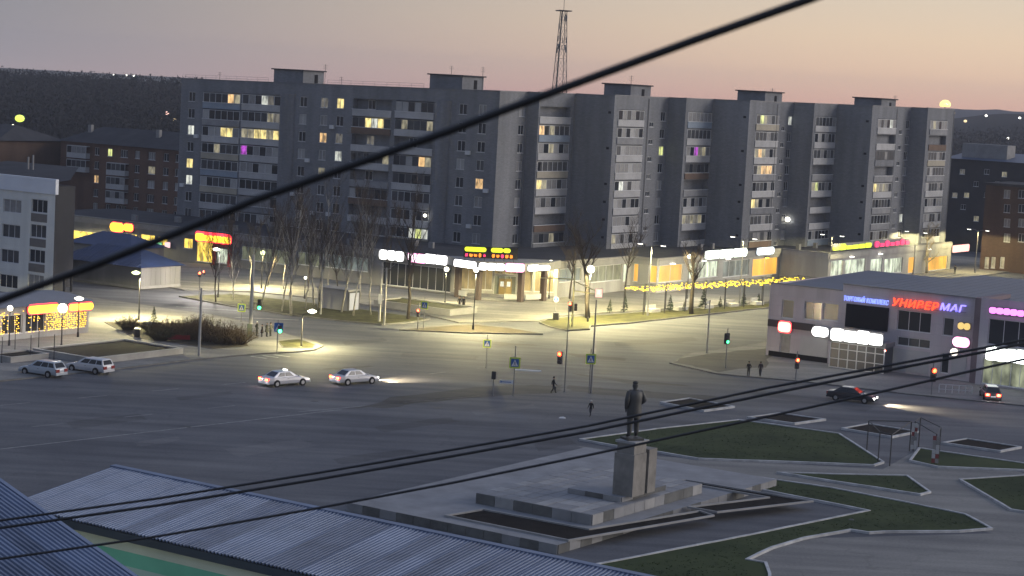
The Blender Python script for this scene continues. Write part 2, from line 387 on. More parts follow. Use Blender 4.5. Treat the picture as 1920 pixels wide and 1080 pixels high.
for P_, m_ in (([(120, 792), (260, 775), (280, 786), (140, 804)], WEAR), ([(330, 745), (430, 734), (436, 739), (340, 751)], WEAR), ([(420, 842), (560, 824), (600, 836), (450, 856)], WEAR2), ([(700, 800), (840, 782), (860, 790), (720, 810)], WEAR), ([(880, 770), (1000, 758), (1010, 764), (890, 778)], WEAR2), ([(250, 830), (330, 818), (344, 824), (262, 838)], WEAR2), ([(760, 660), (900, 668), (890, 675), (750, 668)], WEAR), ([(1150, 640), (1300, 632), (1310, 639), (1160, 650)], WEAR), ([(640, 640), (720, 634), (728, 640), (650, 648)], WEAR), ([(1000, 830), (1070, 820), (1080, 832), (1010, 846)], WEAR), ([(620, 860), (760, 842), (790, 850), (640, 872)], WEAR), ([(1420, 730), (1640, 764), (1620, 772), (1400, 738)], WEAR)): blot('asphalt_patch', P_, m_, amp=.18, n=4, z=.003)
for px_, py_ in ((590, 752), (820, 765), (350, 800), (980, 640), (700, 672), (1240, 600), (1130, 700)):
    c_ = G(px_, py_, .006); o_ = MB().lathe([(.36, 0), (.36, .006)], n=16).build('manhole_cover', mat('cast_iron', (.04, .038, .036), .6, .3, 6), None, c_); struct(o_)
def stripe(pa, pb, w, z=.004, dash=None):
    a, b = G(*pa, z), G(*pb, z); d = (b - a); Ln = d.length; d.normalize(); s = Vector((-d.y, d.x, 0)) * w / 2
    mb = MB(); t = 0
    while t < Ln:
        e = min(Ln, t + (dash[0] if dash else Ln))
        mb.quad(a + d * t - s, a + d * e - s, a + d * e + s, a + d * t + s); t = e + (dash[1] if dash else 1)
    return struct(mb.build('road_marking', M['paint']))
stripe((0, 760), (470, 716), .10, dash=(3.0, 5.0)); stripe((710, 712), (900, 690), .10, dash=(2.5, 5.0))
stripe((0, 842), (640, 768), .12); stripe((560, 772), (900, 742), .10)
stripe((60, 800), (520, 752), .08, dash=(3, 6))
for k in range(3): stripe((470 + k * 22, 668 - k * 1.5), (500 + k * 22, 672 - k * 1.5), .35, .005)
stripe((440, 595), (560, 600), .3, .005); stripe((330, 575), (460, 583), .3, .005)

# ---- the small park round the monument: lawns and beds in whitewashed kerbs
LAWNS = [
    [(1085, 826), (1230, 806), (1385, 789), (1575, 815), (1658, 869), (1640, 875), (1460, 868), (1310, 863), (1240, 851), (1150, 838)],
    [(1455, 888), (1560, 891), (1702, 894), (1746, 925), (1726, 930), (1600, 911)],
    [(1258, 888), (1300, 882), (1430, 898), (1560, 917), (1700, 944), (1812, 967), (1862, 994), (1800, 999), (1660, 1000), (1630, 1002), (1596, 997), (1510, 1012), (1450, 1030), (1404, 1052), (1438, 1058), (1446, 1079), (1446, 1120), (1060, 1120), (1090, 1066), (1350, 1016), (1625, 960)],
    [(1797, 901), (1925, 893), (2060, 905), (2060, 985), (1893, 958)],
    [(1704, 866), (1722, 842), (1930, 872), (2000, 884), (1920, 884), (1758, 878)],
]
for P in LAWNS:
    Q = pix(P); island('lawn', Q, .10, M['grass'], M['kerb'], .2, .17, .025)
for P in ([(1237, 757), (1292, 749), (1378, 765), (1320, 773)], [(1400, 785), (1462, 777), (1549, 789), (1490, 797)], [(1577, 806), (1628, 797), (1722, 812), (1673, 822)], [(1764, 833), (1812, 825), (1916, 841), (1876, 849)]):
    o = island('flower_bed', pix(P), .12, M['soil'], M['kerb'], .2, .2, .01)
# inner paved yard edge of the park path
glz('path', pix([(1080, 836), (1240, 856), (1655, 880), (1730, 838), (1930, 890), (2060, 980), (2060, 1130), (1440, 1130), (1404, 1050), (1500, 1010), (1862, 1000), (1300, 880), (1240, 880)]), .004, M['pave'])

def blades(name, poly_px, n, h, col, z=.1):
    """short grass tufts scattered over a lawn"""
    P = ccw(pix(poly_px)); xs = [p.x for p in P]; ys = [p.y for p in P]; mb = MB(); k = 0; tries = 0
    def inside(x, y):
        c = False
        for i in range(len(P)):
            a, b = P[i - 1], P[i]
            if (a.y > y) != (b.y > y) and x < (b.x - a.x) * (y - a.y) / (b.y - a.y) + a.x: c = not c
        return c
    while k < n and tries < n * 6:
        tries += 1
        x, y = random.uniform(min(xs), max(xs)), random.uniform(min(ys), max(ys))
        if not inside(x, y): continue
        k += 1
        for j in range(3):
            a = random.uniform(0, 6.28); w = random.uniform(.03, .07); hh = h * random.uniform(.5, 1.3); d = Vector((math.cos(a), math.sin(a), 0)); l = Vector((random.uniform(-.06, .06), random.uniform(-.06, .06), hh))
            p = Vector((x + random.uniform(-.1, .1), y + random.uniform(-.1, .1), z)); mb.add((p - d * w, p + d * w, p + l), ((0, 1, 2),))
    return mb.build(name, col)
ins = lambda P, c=.93: [(sum(p[0] for p in P) / len(P) * (1 - c) + x * c, sum(p[1] for p in P) / len(P) * (1 - c) + y * c) for x, y in P]
for i, P in enumerate(LAWNS[:4]):
    o = blades('grass', ins(P, .95) if i != 2 else [(1310, 890), (1560, 925), (1800, 970), (1840, 992), (1600, 992), (1450, 1024), (1380, 1052), (1420, 1100), (1130, 1100), (1120, 1072), (1360, 1024), (1640, 962)], (900, 120, 900, 260)[i], .045, M['grass'], .095)
    tag(o, ('mown grass on the wide lawn behind the statue', 'grass in the narrow pointed lawn', 'grass on the long lawn wrapping the monument', 'grass on the lawn beyond the path crossing')[i], 'grass', kind='stuff')

# ---- hills and forest on the skyline
def ridge(name, pts, d0, d1, m, depth=400):
    """a hill whose crest meets the given skyline pixels at distances d0..d1"""
    mb = MB(); n = len(pts); top = []
    for i, (x, y) in enumerate(pts):
        d = d0 + (d1 - d0) * i / (n - 1); top.append(at_dist(x, y, d))
    vs = []
    for p in top:
        r = Vector((p.x, p.y, 0)).normalized()
        for t, k in ((-1.0, 0.0), (-.62, .42), (-.3, .80), (0, 1.0), (.5, .7), (1.0, 0)):
            q = p + r * depth * t; vs.append((q.x, q.y, -.5 + (p.z + .5) * k))
    fs = [(i * 6 + j, (i + 1) * 6 + j, (i + 1) * 6 + j + 1, i * 6 + j + 1) for i in range(n - 1) for j in range(5)]
    mb.add(vs, fs)
    return struct(mb.build(name, m, smooth=True))
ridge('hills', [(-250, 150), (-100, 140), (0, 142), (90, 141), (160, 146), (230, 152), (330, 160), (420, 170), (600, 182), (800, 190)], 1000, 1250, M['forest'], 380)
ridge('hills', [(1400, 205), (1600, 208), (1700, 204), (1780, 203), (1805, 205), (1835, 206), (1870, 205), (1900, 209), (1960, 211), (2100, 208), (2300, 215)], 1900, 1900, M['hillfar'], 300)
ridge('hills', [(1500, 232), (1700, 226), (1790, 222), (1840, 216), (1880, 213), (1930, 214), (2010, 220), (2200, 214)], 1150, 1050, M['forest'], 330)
def forest(name, label, px0, px1, d0, d1, n, h, ytop, ydist):
    mb = MB()
    for i in range(n):
        x = random.uniform(px0, px1); d = d0 + (d1 - d0) * random.random()
        p = at_dist(x, 300, d); zt = at_dist(x, ytop(x), ydist).z
        k = (d - d0) / (d1 - d0); zg = max(0, (zt - 9) * k)
        hh = h * random.uniform(.6, 1.25)
        if zg + hh > zt + 1.0: hh = max(3, zt + random.uniform(-2, 1.2) - zg)
        s = Vector((1, 0, 0))
        for j in range(9):
            u = random.random(); c = Vector((p.x + random.uniform(-2.6, 2.6) * (1.2 - u), p.y + random.uniform(-2, 2), zg + hh * (.12 + .86 * u)))
            vs = [c + Vector((random.uniform(-1, 1), random.uniform(-1, 1), random.uniform(-1.1, 1.1))) * random.uniform(.5, 1.5) * (1.25 - .7 * u) for _ in range(4)]
            mb.add(vs, ((0, 1, 2), (0, 2, 3)))
    return tag(mb.build(name, M['forest']), label, 'forest', kind='stuff')
forest('forest', 'dark bare forest covering the ridge behind the brick housing block', -60, 380, 520, 980, 4200, 13, lambda x: 128 + x * .05, 1010)
forest('forest', 'dark woods on the slope beyond the end of the apartment block', 1760, 2000, 600, 1000, 1300, 11, lambda x: 240 - (x - 1790) * .05, 1050)

# ================================================================== BUILDINGS
LIT = dict(
    y=room('lit_room_yellow', (1, .80, .30), 1.05), o=room('lit_room_orange', (1, .62, .26), 1.0), d=room('lit_room_dim', (.70, .62, .40), .42),
    w=room('lit_room_white', (.9, .92, .8), .75), g=room('lit_room_green', (.86, .92, .32), .9), p=room('lit_lamp_purple', (.75, .10, .9), .6, 2.5, .05), k=room('lit_room_faint', (.55, .5, .4), .22))
PANE = {'.': M['glass'], ',': M['glass2'], 'c': M['curtain'], 'b': M['curtain2'], **LIT}
def pick(): return random.choice('....,,,.c,.cb')

def wall_mesh(o, u, n, L_, z0, z1, ops, m, shear=0.0, name='wall'):
    """wall from o along unit u, outward normal n; openings (u0,u1,za,zb,depth) are real recesses"""
    us = sorted({0.0, L_, *[q for p in ops for q in p[:2]]}); zs = sorted({z0, z1, *[q for p in ops for q in p[2:4]]})
    mb = MB(); o, u, n = Vector(o), Vector(u), Vector(n)
    P = lambda a, z, d=0.0: o + u * a - n * d + Vector((0, 0, z + shear * a))
    for i in range(len(us) - 1):
        for j in range(len(zs) - 1):
            ca, cz = (us[i] + us[i + 1]) / 2, (zs[j] + zs[j + 1]) / 2
            if any(p[0] < ca < p[1] and p[2] < cz < p[3] for p in ops): continue
            mb.quad(P(us[i], zs[j]), P(us[i + 1], zs[j]), P(us[i + 1], zs[j + 1]), P(us[i], zs[j + 1]))
    for a, b, c, d, k in ops:
        q = [(a, c), (b, c), (b, d), (a, d)]
        for i in range(4):
            e, f = q[i], q[(i + 1) % 4]; mb.quad(P(*e), P(*f), P(*f, k), P(*e, k))
        mb.quad(P(a, c, k), P(b, c, k), P(b, d, k), P(a, d, k))
    return mb, P
_wcache = {}
def window_meshes(w, h, cols=2, bar=.06):
    key = (round(w, 2), round(h, 2), cols)
    if key not in _wcache:
        f = MB()
        f.box(0, w, -.05, .05, 0, bar); f.box(0, w, -.05, .05, h - bar, h)
        for i in range(cols + 1):
            c = i * (w - bar) / cols; f.box(c, c + bar, -.049, .049, bar, h - bar)
        f.box(-.08, w + .08, -.20, -.052, -.06, -.002)       # sill
        g = MB(); g.box(.02, w - .02, -.012, .012, .02, h - .02)
        _wcache[key] = (f.mesh('window', M['white']), {k: g.mesh('pane', v) for k, v in PANE.items()})
    return _wcache[key]
def add_window(parent, P, a, z, w, h, depth, rz, kind=None, cols=2):
    f, g = window_meshes(w, h, cols)
    loc = P(a, z, depth - .07)
    fo = put('window', f, parent, loc, rz)
    put('pane', g[kind or pick()], fo, (0, .005, 0))
    return fo
_bcache = {}
BALM = dict(d=M['brickw'], e=mat('balcony_blue', (.27, .32, .38), .8, .15, .5), f=mat('balcony_beige', (.42, .38, .30), .85, .15, .5), g=mat('balcony_brown', (.17, .12, .09), .85, .2, .5), h=mat('balcony_grey', (.28, .28, .285), .9, .25, .5))
def bstyle(base): return base if random.random() < .5 else random.choice('wwhhefgd')
def balcony_meshes(w, h, n, style):
    key = (round(w, 2), n, style)
    if key not in _bcache:
        bar = .07
        p = MB(); p.box(-.05, w + .05, -.14, -.02, -1.05, 0)             # parapet
        l = MB(); l.box(-.10, w + .10, -.20, .02, -.05, .03)              # rail / sill edge
        f = MB(); f.box(0, w, -.06, .02, h - bar, h)
        for i in range(n + 1):
            c = i * (w - bar) / n; f.box(c, c + bar, -.062, .022, .03, h - bar)
        pw = (w - bar) / n - bar
        g = MB(); g.box(0, pw, -.02, .0, .04, h - bar)
        _bcache[key] = (p.mesh('balcony', BALM.get(style, M['panel'])), l.mesh('sill', M['white']), f.mesh('glazing_frame', M['white'] if style not in 'bdg' else M['slab']), {k: g.mesh('pane', v) for k, v in PANE.items()}, pw + bar, bar)
    return _bcache[key]
def add_balcony(parent, P, a, z, w, h, rz, kinds, n=6, style='w', lip=True):
    """kinds: one letter per pane, '-' leaves it open"""
    p, l, f, g, step, bar = balcony_meshes(w, h, n, style)
    b = put('balcony', p, parent, P(a, z, 0), rz)
    if lip: put('sill', l, b)
    if any(k != '-' for k in kinds):
        put('glazing_frame', f, b)
        for i in range(n):
            k = kinds[i % len(kinds)]
            if k != '-': put('pane', g[k], b, (bar + i * step, 0, 0))
    return b
def bal_kinds(n):
    r = random.random()
    if r < .12: return '-' * n
    base = random.choice('..,,c')
    return ''.join(random.choice((base, base, '.', ',', 'c', 'b' if random.random() < .3 else base)) for _ in range(n))

# ---------------- the nine-storey apartment block: long wing + saw-tooth wing
blk = thing('apartment_block', 'long nine storey grey brick apartment block with saw tooth wing and lit windows', 'building', C0, ANG)
# local frame: x = A, y = B
def loc_on(px, py, plane, val):
    """pixel -> local (x,y,z) on plane x=val ('x') or y=val ('y') of the block frame"""
    n = A if plane == 'x' else B
    w = on_plane(px, py, C0 + n * val, n) - C0
    return Vector((w.dot(A), w.dot(B), w.z))
def p300(px, y): return px - .072 * (300 - y)
FH = 2.8
SH = .8 / 64.5
wx = lambda px, y: loc_on(p300(px, y), 300, 'y', 0).x
a0 = wx(345, 160)
def zroofA(x): return 28.7 + SH * x
def fz(k): return 28.7 - 2.9 - FH * k          # window centre relative to the corner's roof level
cols_win = [(364, 182), (572, 194), (611, 195), (641, 195), (870, 207), (907, 207)]
cols_log = [(381, 450, 250), (454, 526, 250), (665, 737, 195), (745, 817, 195)]
ops = []; items = []
for ci, (px, y) in enumerate(cols_win):
    x = wx(px, y) - a0; w = 1.45
    for k in range(9):
        z = fz(k) - .8; ops.append((x - w / 2, x + w / 2, z, z + 1.6, .18)); items.append(('w', ci, k, x - w / 2, z, w))
for ci, (p0, p1, y) in enumerate(cols_log):
    x0, x1 = wx(p0, y) - a0, wx(p1, y) - a0
    for k in range(9):
        z = fz(k) - .75; ops.append((x0, x1, z - 1.05 if False else z, z + 1.65, 1.1)); items.append(('l', ci, k, x0, z, x1 - x0))
Lw = -a0
wm, P = wall_mesh((a0, 0, 0), (1, 0, 0), (0, -1, 0), Lw, 0.0, 28.7, ops, M['brickw'], 0.0)
def shearz(me):
    for v in me.vertices: v.co.z += SH * v.co.x
    return me
wo = put('wall', shearz(wm.mesh('wall', M['brickw'])), blk)
PA = lambda a, z, d=0.0: Vector((a0 + a, d, z + SH * (a0 + a)))
WL = {  # lit or curtained windows read off the photograph: (column, floor from the top)
    (0, 2): 'w', (0, 4): 'y', (0, 5): 'w', (2, 0): 'k', (3, 0): 'y', (2, 2): 'o', (2, 4): 'd', (5, 4): 'o', (2, 1): 'c', (3, 2): 'k', (3, 3): 'w', (1, 3): 'b', (5, 5): 'c'}
LLOG = {
    (0, 0): '.,.,od', (1, 0): ',c.wk.', (0, 1): 'b.....', (1, 1): ',.,,dk', (0, 2): '.bbyyc', (1, 2): 'ddyydy', (0, 3): '..d,,,', (1, 3): 'p.c.cb', (0, 4): ',,,..,', (1, 4): 'cc.bb.', (0, 5): 'b.,,,b', (1, 5): '......',
    (2, 0): '------', (3, 0): 'bb.b..', (2, 1): '.,ywy,', (3, 1): ',d,,,d', (2, 2): '------', (3, 2): '------', (2, 3): '-,-,-d', (3, 3): '.,b,od', (2, 4): '------', (3, 4): ',.,.,.', (2, 5): 'b..,..', (3, 5): ',,.,.,', (3, 7): ',.,wgw'}
for t, ci, k, x, z, w in items:
    if t == 'w': add_window(blk, PA, x, z, w, 1.6, .18, 0, WL.get((ci, k)), 2)
    else:
        kinds = LLOG.get((ci, k)) or bal_kinds(6)
        add_balcony(blk, PA, x, z, w, 1.55, 0, kinds, 6, bstyle('w' if ci < 2 else 'b'), ci < 2 or random.random() < .5)
        if kinds[0] == '-':          # an open loggia: the room window stands at its back
            add_window(blk, PA, x + w * .3, z + .05, 1.5, 1.45, 1.1, 0, random.choice('..,k'), 2)
# two rounded stair ribs on the long wing
for p0, p1, y in ((530, 557, 195), (824, 849, 195)):
    x0, x1 = wx(p0, y), wx(p1, y); c = (x0 + x1) / 2; r = (x1 - x0) / 2
    mb = MB(); Pn = [(c + r * math.cos(t), -.9 * math.sin(t)) for t in [math.pi * i / 8 for i in range(9)]][::-1]
    mb.prism([(p[0], p[1]) for p in Pn], 0, 0, None) if False else mb.prism(Pn, 0.0, zroofA(c) - 1.7)
    mb.build('stair_rib', M['brickw'], blk, smooth=False)
# the saw-tooth wing: B faces look right, A faces look left
steps = [('B', 990), ('A', 1012), ('B', 1080), ('A', 1153), ('B', 1254), ('A', 1287), ('B', 1338), ('A', 1406), ('B', 1488), ('A', 1527), ('B', 1571), ('A', 1636), ('B', 1709), ('A', 1740), ('B', 1790)]
cx, cy = 0.0, 0.0; plan = [(0.0, 0.0)]; segs = []
for i, (t, px) in enumerate(steps):
    y = 205
    if t == 'B': q = loc_on(p300(px, y), 300, 'x', cx); nx, ny = cx, q.y
    else: q = loc_on(p300(px, y), 300, 'y', cy); nx, ny = q.x, cy
    segs.append((t, cx, cy, nx, ny)); cx, cy = nx, ny; plan.append((cx, cy))
yend = plan[-1][1]
zr_of = lambda yy: 28.75 + 1.15 * max(0, yy) / yend
# columns on B faces: (face index among B, px, y, kind)
Bcols = [(0, 980, 215, 'win'), (1, 1014, 1071, 210, 'bal'), (2, 1160, 1208, 220, 'bal'), (2, 1222, 240, 'small'), (2, 1243, 240, 'win'), (3, 1290, 1334, 230, 'bal'),
         (4, 1418, 1460, 230, 'bal'), (4, 1469, 240, 'small'), (4, 1484, 235, 'win'), (5, 1529, 1567, 232, 'bal'), (6, 1645, 1679, 238, 'bal'), (6, 1688, 250, 'small'), (6, 1701, 250, 'win'), (7, 1743, 1775, 242, 'bal')]
RL = {(1, 0): '------', (1, 1): 'o-d---', (1, 2): 'c.db.c', (1, 3): '-,----', (1, 4): 'ydcc,c', (1, 5): 'c,c.cc', (1, 7): ',.,d,.', (2, 0): '.c,c.,', (2, 4): '.wb,bb', (2, 8): ',kdk,,', (2, 7): 'dc,c.c',
      (3, 2): 'c.pkdc', (3, 4): '------', (3, 3): ',.,.,.', (3, 6): 'dkdkd,', (4, 0): ',gdc,c', (4, 2): 'dodc.c', (4, 3): ',doooc', (4, 5): 'yd.c.c', (5, 4): 'dg,,c.', (6, 0): 'c,c.wc', (6, 4): 'ydkdk,', (7, 0): 'cdc.cc', (6, 3): '------'}
WR = {(4, 0): 'w', (2, 2): 'g', (6, 3): 'c', (6, 6): 'w', (0, 3): 'c', (2, 8): 'k'}
bi = -1
for t, x0, y0, x1, y1 in segs:
    zr = zr_of((y0 + y1) / 2)
    if t == 'A':
        ops2 = []
        Ls = x1 - x0
        if Ls > 4.5:                                           # small dark vents high on the blind walls
            for k in (0, 2, 4, 5, 6, 7): ops2.append((Ls - 1.1, Ls - .55, zr - 2.6 - FH * k - .2, zr - 2.6 - FH * k + .2, .15))
        mb, PP = wall_mesh((x0, y0, 0), (1, 0, 0), (0, -1, 0), Ls, 0.0, zr, ops2, M['brickw'])
        mb.build('wall', M['brickw'], blk)
        for k in range(len(ops2)):
            o2 = ops2[k]; MB().box(x0 + o2[0] + .02, x0 + o2[1] - .02, y0 + .05, y0 + .12, o2[2] + .02, o2[3] - .02).build('vent', M['dark'], blk)
        continue
    bi += 1; ops2 = []; it = []
    for c in Bcols:
        if c[0] != bi: continue
        if c[-1] == 'bal':
            ya, yb = (loc_on(p300(c[i], c[3]), 300, 'x', x0).y - y0 for i in (1, 2)); ya = max(.15, ya); yb = min(y1 - y0 - .12, yb)
            for k in range(9):
                z = zr - 3.0 - FH * k - .72; ops2.append((ya, yb, z, z + 1.6, .9)); it.append(('bal', k, ya, z, yb - ya))
        else:
            ym = loc_on(p300(c[1], c[2]), 300, 'x', x0).y - y0; w, h = (1.5, 1.5) if c[-1] == 'win' else (1.3, .8)
            ym = min(max(ym, w / 2 + .15), y1 - y0 - w / 2 - .15)
            off = 0 if c[-1] == 'win' else -1.35
            for k in range(9 if off == 0 else 8):
                z = zr - 3.0 - FH * k - h / 2 + off; ops2.append((ym - w / 2, ym + w / 2, z, z + h, .18)); it.append((c[-1], k, ym - w / 2, z, w, h))
    mb, PP = wall_mesh((x0, y0, 0), (0, 1, 0), (1, 0, 0), y1 - y0, 0.0, zr, ops2, M['brickw'])
    mb.build('wall', M['brickw'], blk)
    for q in it:
        if q[0] == 'bal': add_balcony(blk, PP, q[2], q[3], q[4], 1.5, math.pi / 2, RL.get((bi, q[1])) or bal_kinds(6), 6, bstyle('w'), random.random() < .85)
        else: add_window(blk, PP, q[2], q[3], q[4], q[5], .18, math.pi / 2, WR.get((bi, q[1])) if q[0] == 'win' else random.choice('.,'), 2)
acm = MB().box(0, .85, -.34, -.02, 0, .6).mesh('air_conditioner', M['white'])
for i in range(16):
    put('air_conditioner', acm, blk, PA(random.choice([wx(c_[0], c_[1]) - a0 for c_ in cols_win]) + random.choice((-1.8, 1.0)), fz(random.randint(1, 7)) - 1.3, 0), 0)
# hidden back walls and the flat roof
back = [(plan[-1][0] - 13, plan[-1][1]), (plan[0][0] - 9, 13.0), (a0, 13.0)]
MB().prism([(a0, .02)] + [(x, y + .0) for x, y in [(-.02, .02)]] + [(plan[0][0] - 9, 13.0), (a0, 13.0)], 0, 1, None) if False else None
bw = MB()
bp = [(plan[-1][0], plan[-1][1]), (plan[-1][0] - 14, plan[-1][1]), (-9.0, 13.0), (a0, 13.0), (a0, 0.0)]
for i in range(len(bp) - 1):
    p, q = bp[i], bp[i + 1]; zp = zr_of(p[1]) if p[0] > -9.1 else zroofA(p[0]); zq = zr_of(q[1]) if q[0] > -9.1 else zroofA(q[0])
    bw.quad((p[0], p[1], 0), (q[0], q[1], 0), (q[0], q[1], zq - .05), (p[0], p[1], zp - .05))
bw.build('back_wall', M['brickw'], blk)
rf = MB()
edge = [(a0, 0.0)] + plan
rv = [(x, y, (zroofA(x) if y <= 0 and x <= 0 else zr_of(y)) - .25) for x, y in edge] + [(plan[-1][0] - 14, plan[-1][1], zr_of(plan[-1][1]) - .25), (-9.0, 13.0, zr_of(13) - .25), (a0, 13.0, zroofA(a0) - .25)]
rf.poly(rv)
roof = rf.build('roof', M['roofdark'], blk)
par = MB()                                           # light metal flashing along the parapet
for i in range(len(edge) - 1):
    (xa, ya), (xb, yb) = edge[i], edge[i + 1]
    za = (zroofA(xa) if ya <= 0 and xa <= 0 else zr_of((ya + yb) / 2)); zb = (zroofA(xb) if yb <= 0 and xb <= 0 else zr_of((ya + yb) / 2))
    d = Vector((xb - xa, yb - ya, 0)); n = Vector((d.y, -d.x, 0)).normalized() * .08
    par.obox((xa + n.x, ya + n.y, za + .004), (d.x, d.y, zb - za), (-n.x * 5, -n.y * 5, 0), (0, 0, .10))
par.build('flashing', M['metal'], roof)
# roof railing, lift houses, aerials
def lift_house(px0, px1, px2, ytop, ybase):
    """front face px0..px1 (A direction) and right face px1..px2 (B direction)"""
    yy = 3.0 if px1 < 940 else None
    # walk back from the local roof edge
    if yy is None:
        sg = min(segs, key=lambda s: abs(px1 - (C0 + A * s[2 - 1] + B * s[2]).x) if False else abs(proj_x(s) - px1))
        yy = (sg[2] + sg[4]) / 2 + 1.0; xx = sg[1] - 3.0
    p0, p1 = loc_on(px0, ybase, 'y', yy), loc_on(px1, ybase, 'y', yy)
    p2 = loc_on(px2, ybase, 'x', p1.x)
    zt = loc_on(px1, ytop, 'y', yy).z; z0 = (zroofA(p0.x) if px1 < 940 else zr_of(yy)) - .3
    Lx, Ly = p1.x - p0.x, min(6.5, max(2.2, p2.y - yy))
    h = MB().box(p0.x, p1.x, yy, yy + Ly, z0, zt).build('lift_house', M['brickw'], blk)
    MB().box(p0.x - .35, p1.x + .3, yy - .3, yy + Ly + .3, zt + .002, zt + .2).build('lift_house_roof', M['roofdark'], h)
    MB().box(p1.x + .003, p1.x + .06, yy + Ly * .55, yy + Ly * .55 + .8, zt - 1.9, zt - .5).build('hatch', M['dark'], h)
    return h
def proj_x(s):
    w = C0 + A * s[1] + B * s[2] + Vector((0, 0, 28)) - Vector((0, 0, CAMH)); return 960 + F * w.dot(CR) / w.dot(DV)
for q in ((513, 568, 607, 133, 153), (805, 866, 906, 143, 168), (1132, 1182, 1230, 160, 180), (1382, 1434, 1466, 173, 190), (1601, 1652, 1680, 186, 203)):
    lift_house(*q)
def aerial(px, py, h, kind=0):
    base = loc_on(px, py, 'y', 4.0) if px < 937 else loc_on(px, py, 'y', (px - 937) * .115 + 3)
    z0 = (zroofA(base.x) if px < 937 else zr_of(base.y)) - .3
    mb = MB().tube((base.x, base.y, z0), (base.x, base.y, base.z + h), .035, n=5)
    for j in range(2 + kind): mb.tube((base.x - .45, base.y, base.z + h - .15 - j * .3), (base.x + .45, base.y, base.z + h - .15 - j * .3), .02, n=4)
    mb.build('aerial', M['black'], blk)
for q in ((412, 148, 1.2, 0), (610, 132, 1.0, 1), (846, 143, 1.6, 0), (905, 145, 1.6, 1), (1183, 160, 1.6, 1), (1448, 172, .6, 0), (1678, 186, .7, 1), (640, 153, .8, 0)): aerial(*q)
for xa, xb in ((a0 + .5, wx(505, 150)), (wx(615, 160), wx(795, 165))):
    rl = MB(); k = int((xb - xa) / 2.2)
    for i in range(k + 1):
        x = xa + (xb - xa) * i / k; rl.tube((x, .35, zroofA(x) - .2), (x, .35, zroofA(x) + .75), .02, n=4)
    for hz in (.38, .75): rl.tube((xa, .35, zroofA(xa) + hz), (xb, .35, zroofA(xb) + hz), .022, n=4)
    rl.build('roof_railing', M['metal'], roof)
# corner drainpipes and lamp brackets on the saw-tooth faces
for t, x0, y0, x1, y1 in segs:
    if t == 'B' and y1 - y0 > 6:
        zr = zr_of((y0 + y1) / 2); yy = y0 + (y1 - y0) * (.97 if y1 - y0 < 14 else .62)
        MB().tube((x0 + .12, yy, 1.0), (x0 + .12, yy, zr - .3), .07, n=6).build('drainpipe', M['slab'], blk)

def gp(a, b, z=0.0): return C0 + A * a + B * b + Vector((0, 0, z))
def rect_on(plane, val, x0, y0, x1, y1):
    """photo rectangle -> (h0,h1,z0,z1) on a facade plane of the town grid"""
    ym, xm = (y0 + y1) / 2, (x0 + x1) / 2
    k = 1 if plane == 'x' else 0
    return loc_on(x0, ym, plane, val)[k], loc_on(x1, ym, plane, val)[k], loc_on(xm, y1, plane, val).z, loc_on(xm, y0, plane, val).z
def rounded(w, h, r=None, n=5):
    r = min(w, h) * .5 * (.95 if r is None else r); P = []
    for cx_, cz_, a in ((w / 2 - r, h / 2 - r, 0), (-w / 2 + r, h / 2 - r, 90), (-w / 2 + r, -h / 2 + r, 180), (w / 2 - r, -h / 2 + r, 270)):
        for i in range(n): t = R(a + 90 * i / (n - 1)); P.append((cx_ + r * math.cos(t), cz_ + r * math.sin(t)))
    return P
def slab_shape(P, d0, d1):
    """2-d outline (x,z) extruded along y from d0 to d1"""
    mb = MB(); n = len(P)
    mb.add([(p[0], d0, p[1]) for p in P] + [(p[0], d1, p[1]) for p in P], [tuple(range(n)), tuple(range(2 * n - 1, n - 1, -1))] + [(i, (i + 1) % n, n + (i + 1) % n, n + i) for i in range(n)])
    return mb
def shop_sign(label, plane, val, px, m, backm=None, lobes=1, rr=None, proud=.12, outline=None, cat='sign', group=None, gap=.0, jig=0.0):
    h0, h1, z0, z1 = rect_on(plane, val, *px)
    w, h = h1 - h0, z1 - z0
    org = gp((h0 + h1) / 2, val, (z0 + z1) / 2) if plane == 'y' else gp(val, (h0 + h1) / 2, (z0 + z1) / 2)
    rz = ANG + (0 if plane == 'y' else math.pi / 2)
    t = thing('shop_sign', label, cat, org, rz, group)
    slab_shape(rounded(w + .1, h + .1 if outline is None else h + .3, .3), -proud + .04, .02).build('backing', backm or M['metal'], t)
    if outline is not None:
        slab_shape(rounded(w + .22, h + .26, rr), -proud + .01, -proud + .038).build('outline', outline, t)
    lw = w / lobes
    for i in range(lobes):
        k = 1 - random.random() * jig
        slab_shape([(p[0] - w / 2 + lw * (i + .5), p[1] - (1 - k) * h * .4) for p in rounded(lw * (1 - gap), h * k, rr)], -proud - .14, -proud).build('letter' if lobes > 1 else 'light_box', m, t)
    return t
E_W = lit('sign_white', (1, .99, .96), 6.0); E_WG = lit('sign_white_green', (.9, 1, .86), 5.0); E_P = lit('sign_pink', (1, .35, .62), 2.6); E_R = lit('sign_red', (1, .03, .05), 4.0)
E_Y = lit('sign_yellow', (1, .60, .03), 3.2); E_YG = lit('sign_lime', (.80, .95, .02), 1.5); E_O = lit('sign_orange', (1, .25, .01), 2.0); E_B = lit('sign_blue', (.30, .28, 1), 2.0)
E_LB = lit('sign_ice_blue', (.22, .30, 1), 2.0); E_M = lit('sign_magenta', (1, .22, 1), 2.4); E_CR = lit('sign_crimson', (1, .03, .16), 1.6)
SHOPY = room('shop_light_yellow', (1, .70, .10), 1.5); SHOPW = room('shop_light_white', (.85, .95, .72), .8, .9, .15); WALL_GLOW = room('orange_wall_glow', (1, .50, .06), .95, .25, .7); SHOPD = room('shop_light_dim', (.62, .66, .40), .22, .8, .05); SHOPC = room('shop_light_cool', (.55, .66, .60), .2, .8, .05)  # the orange panes glow in place of orange lit walls
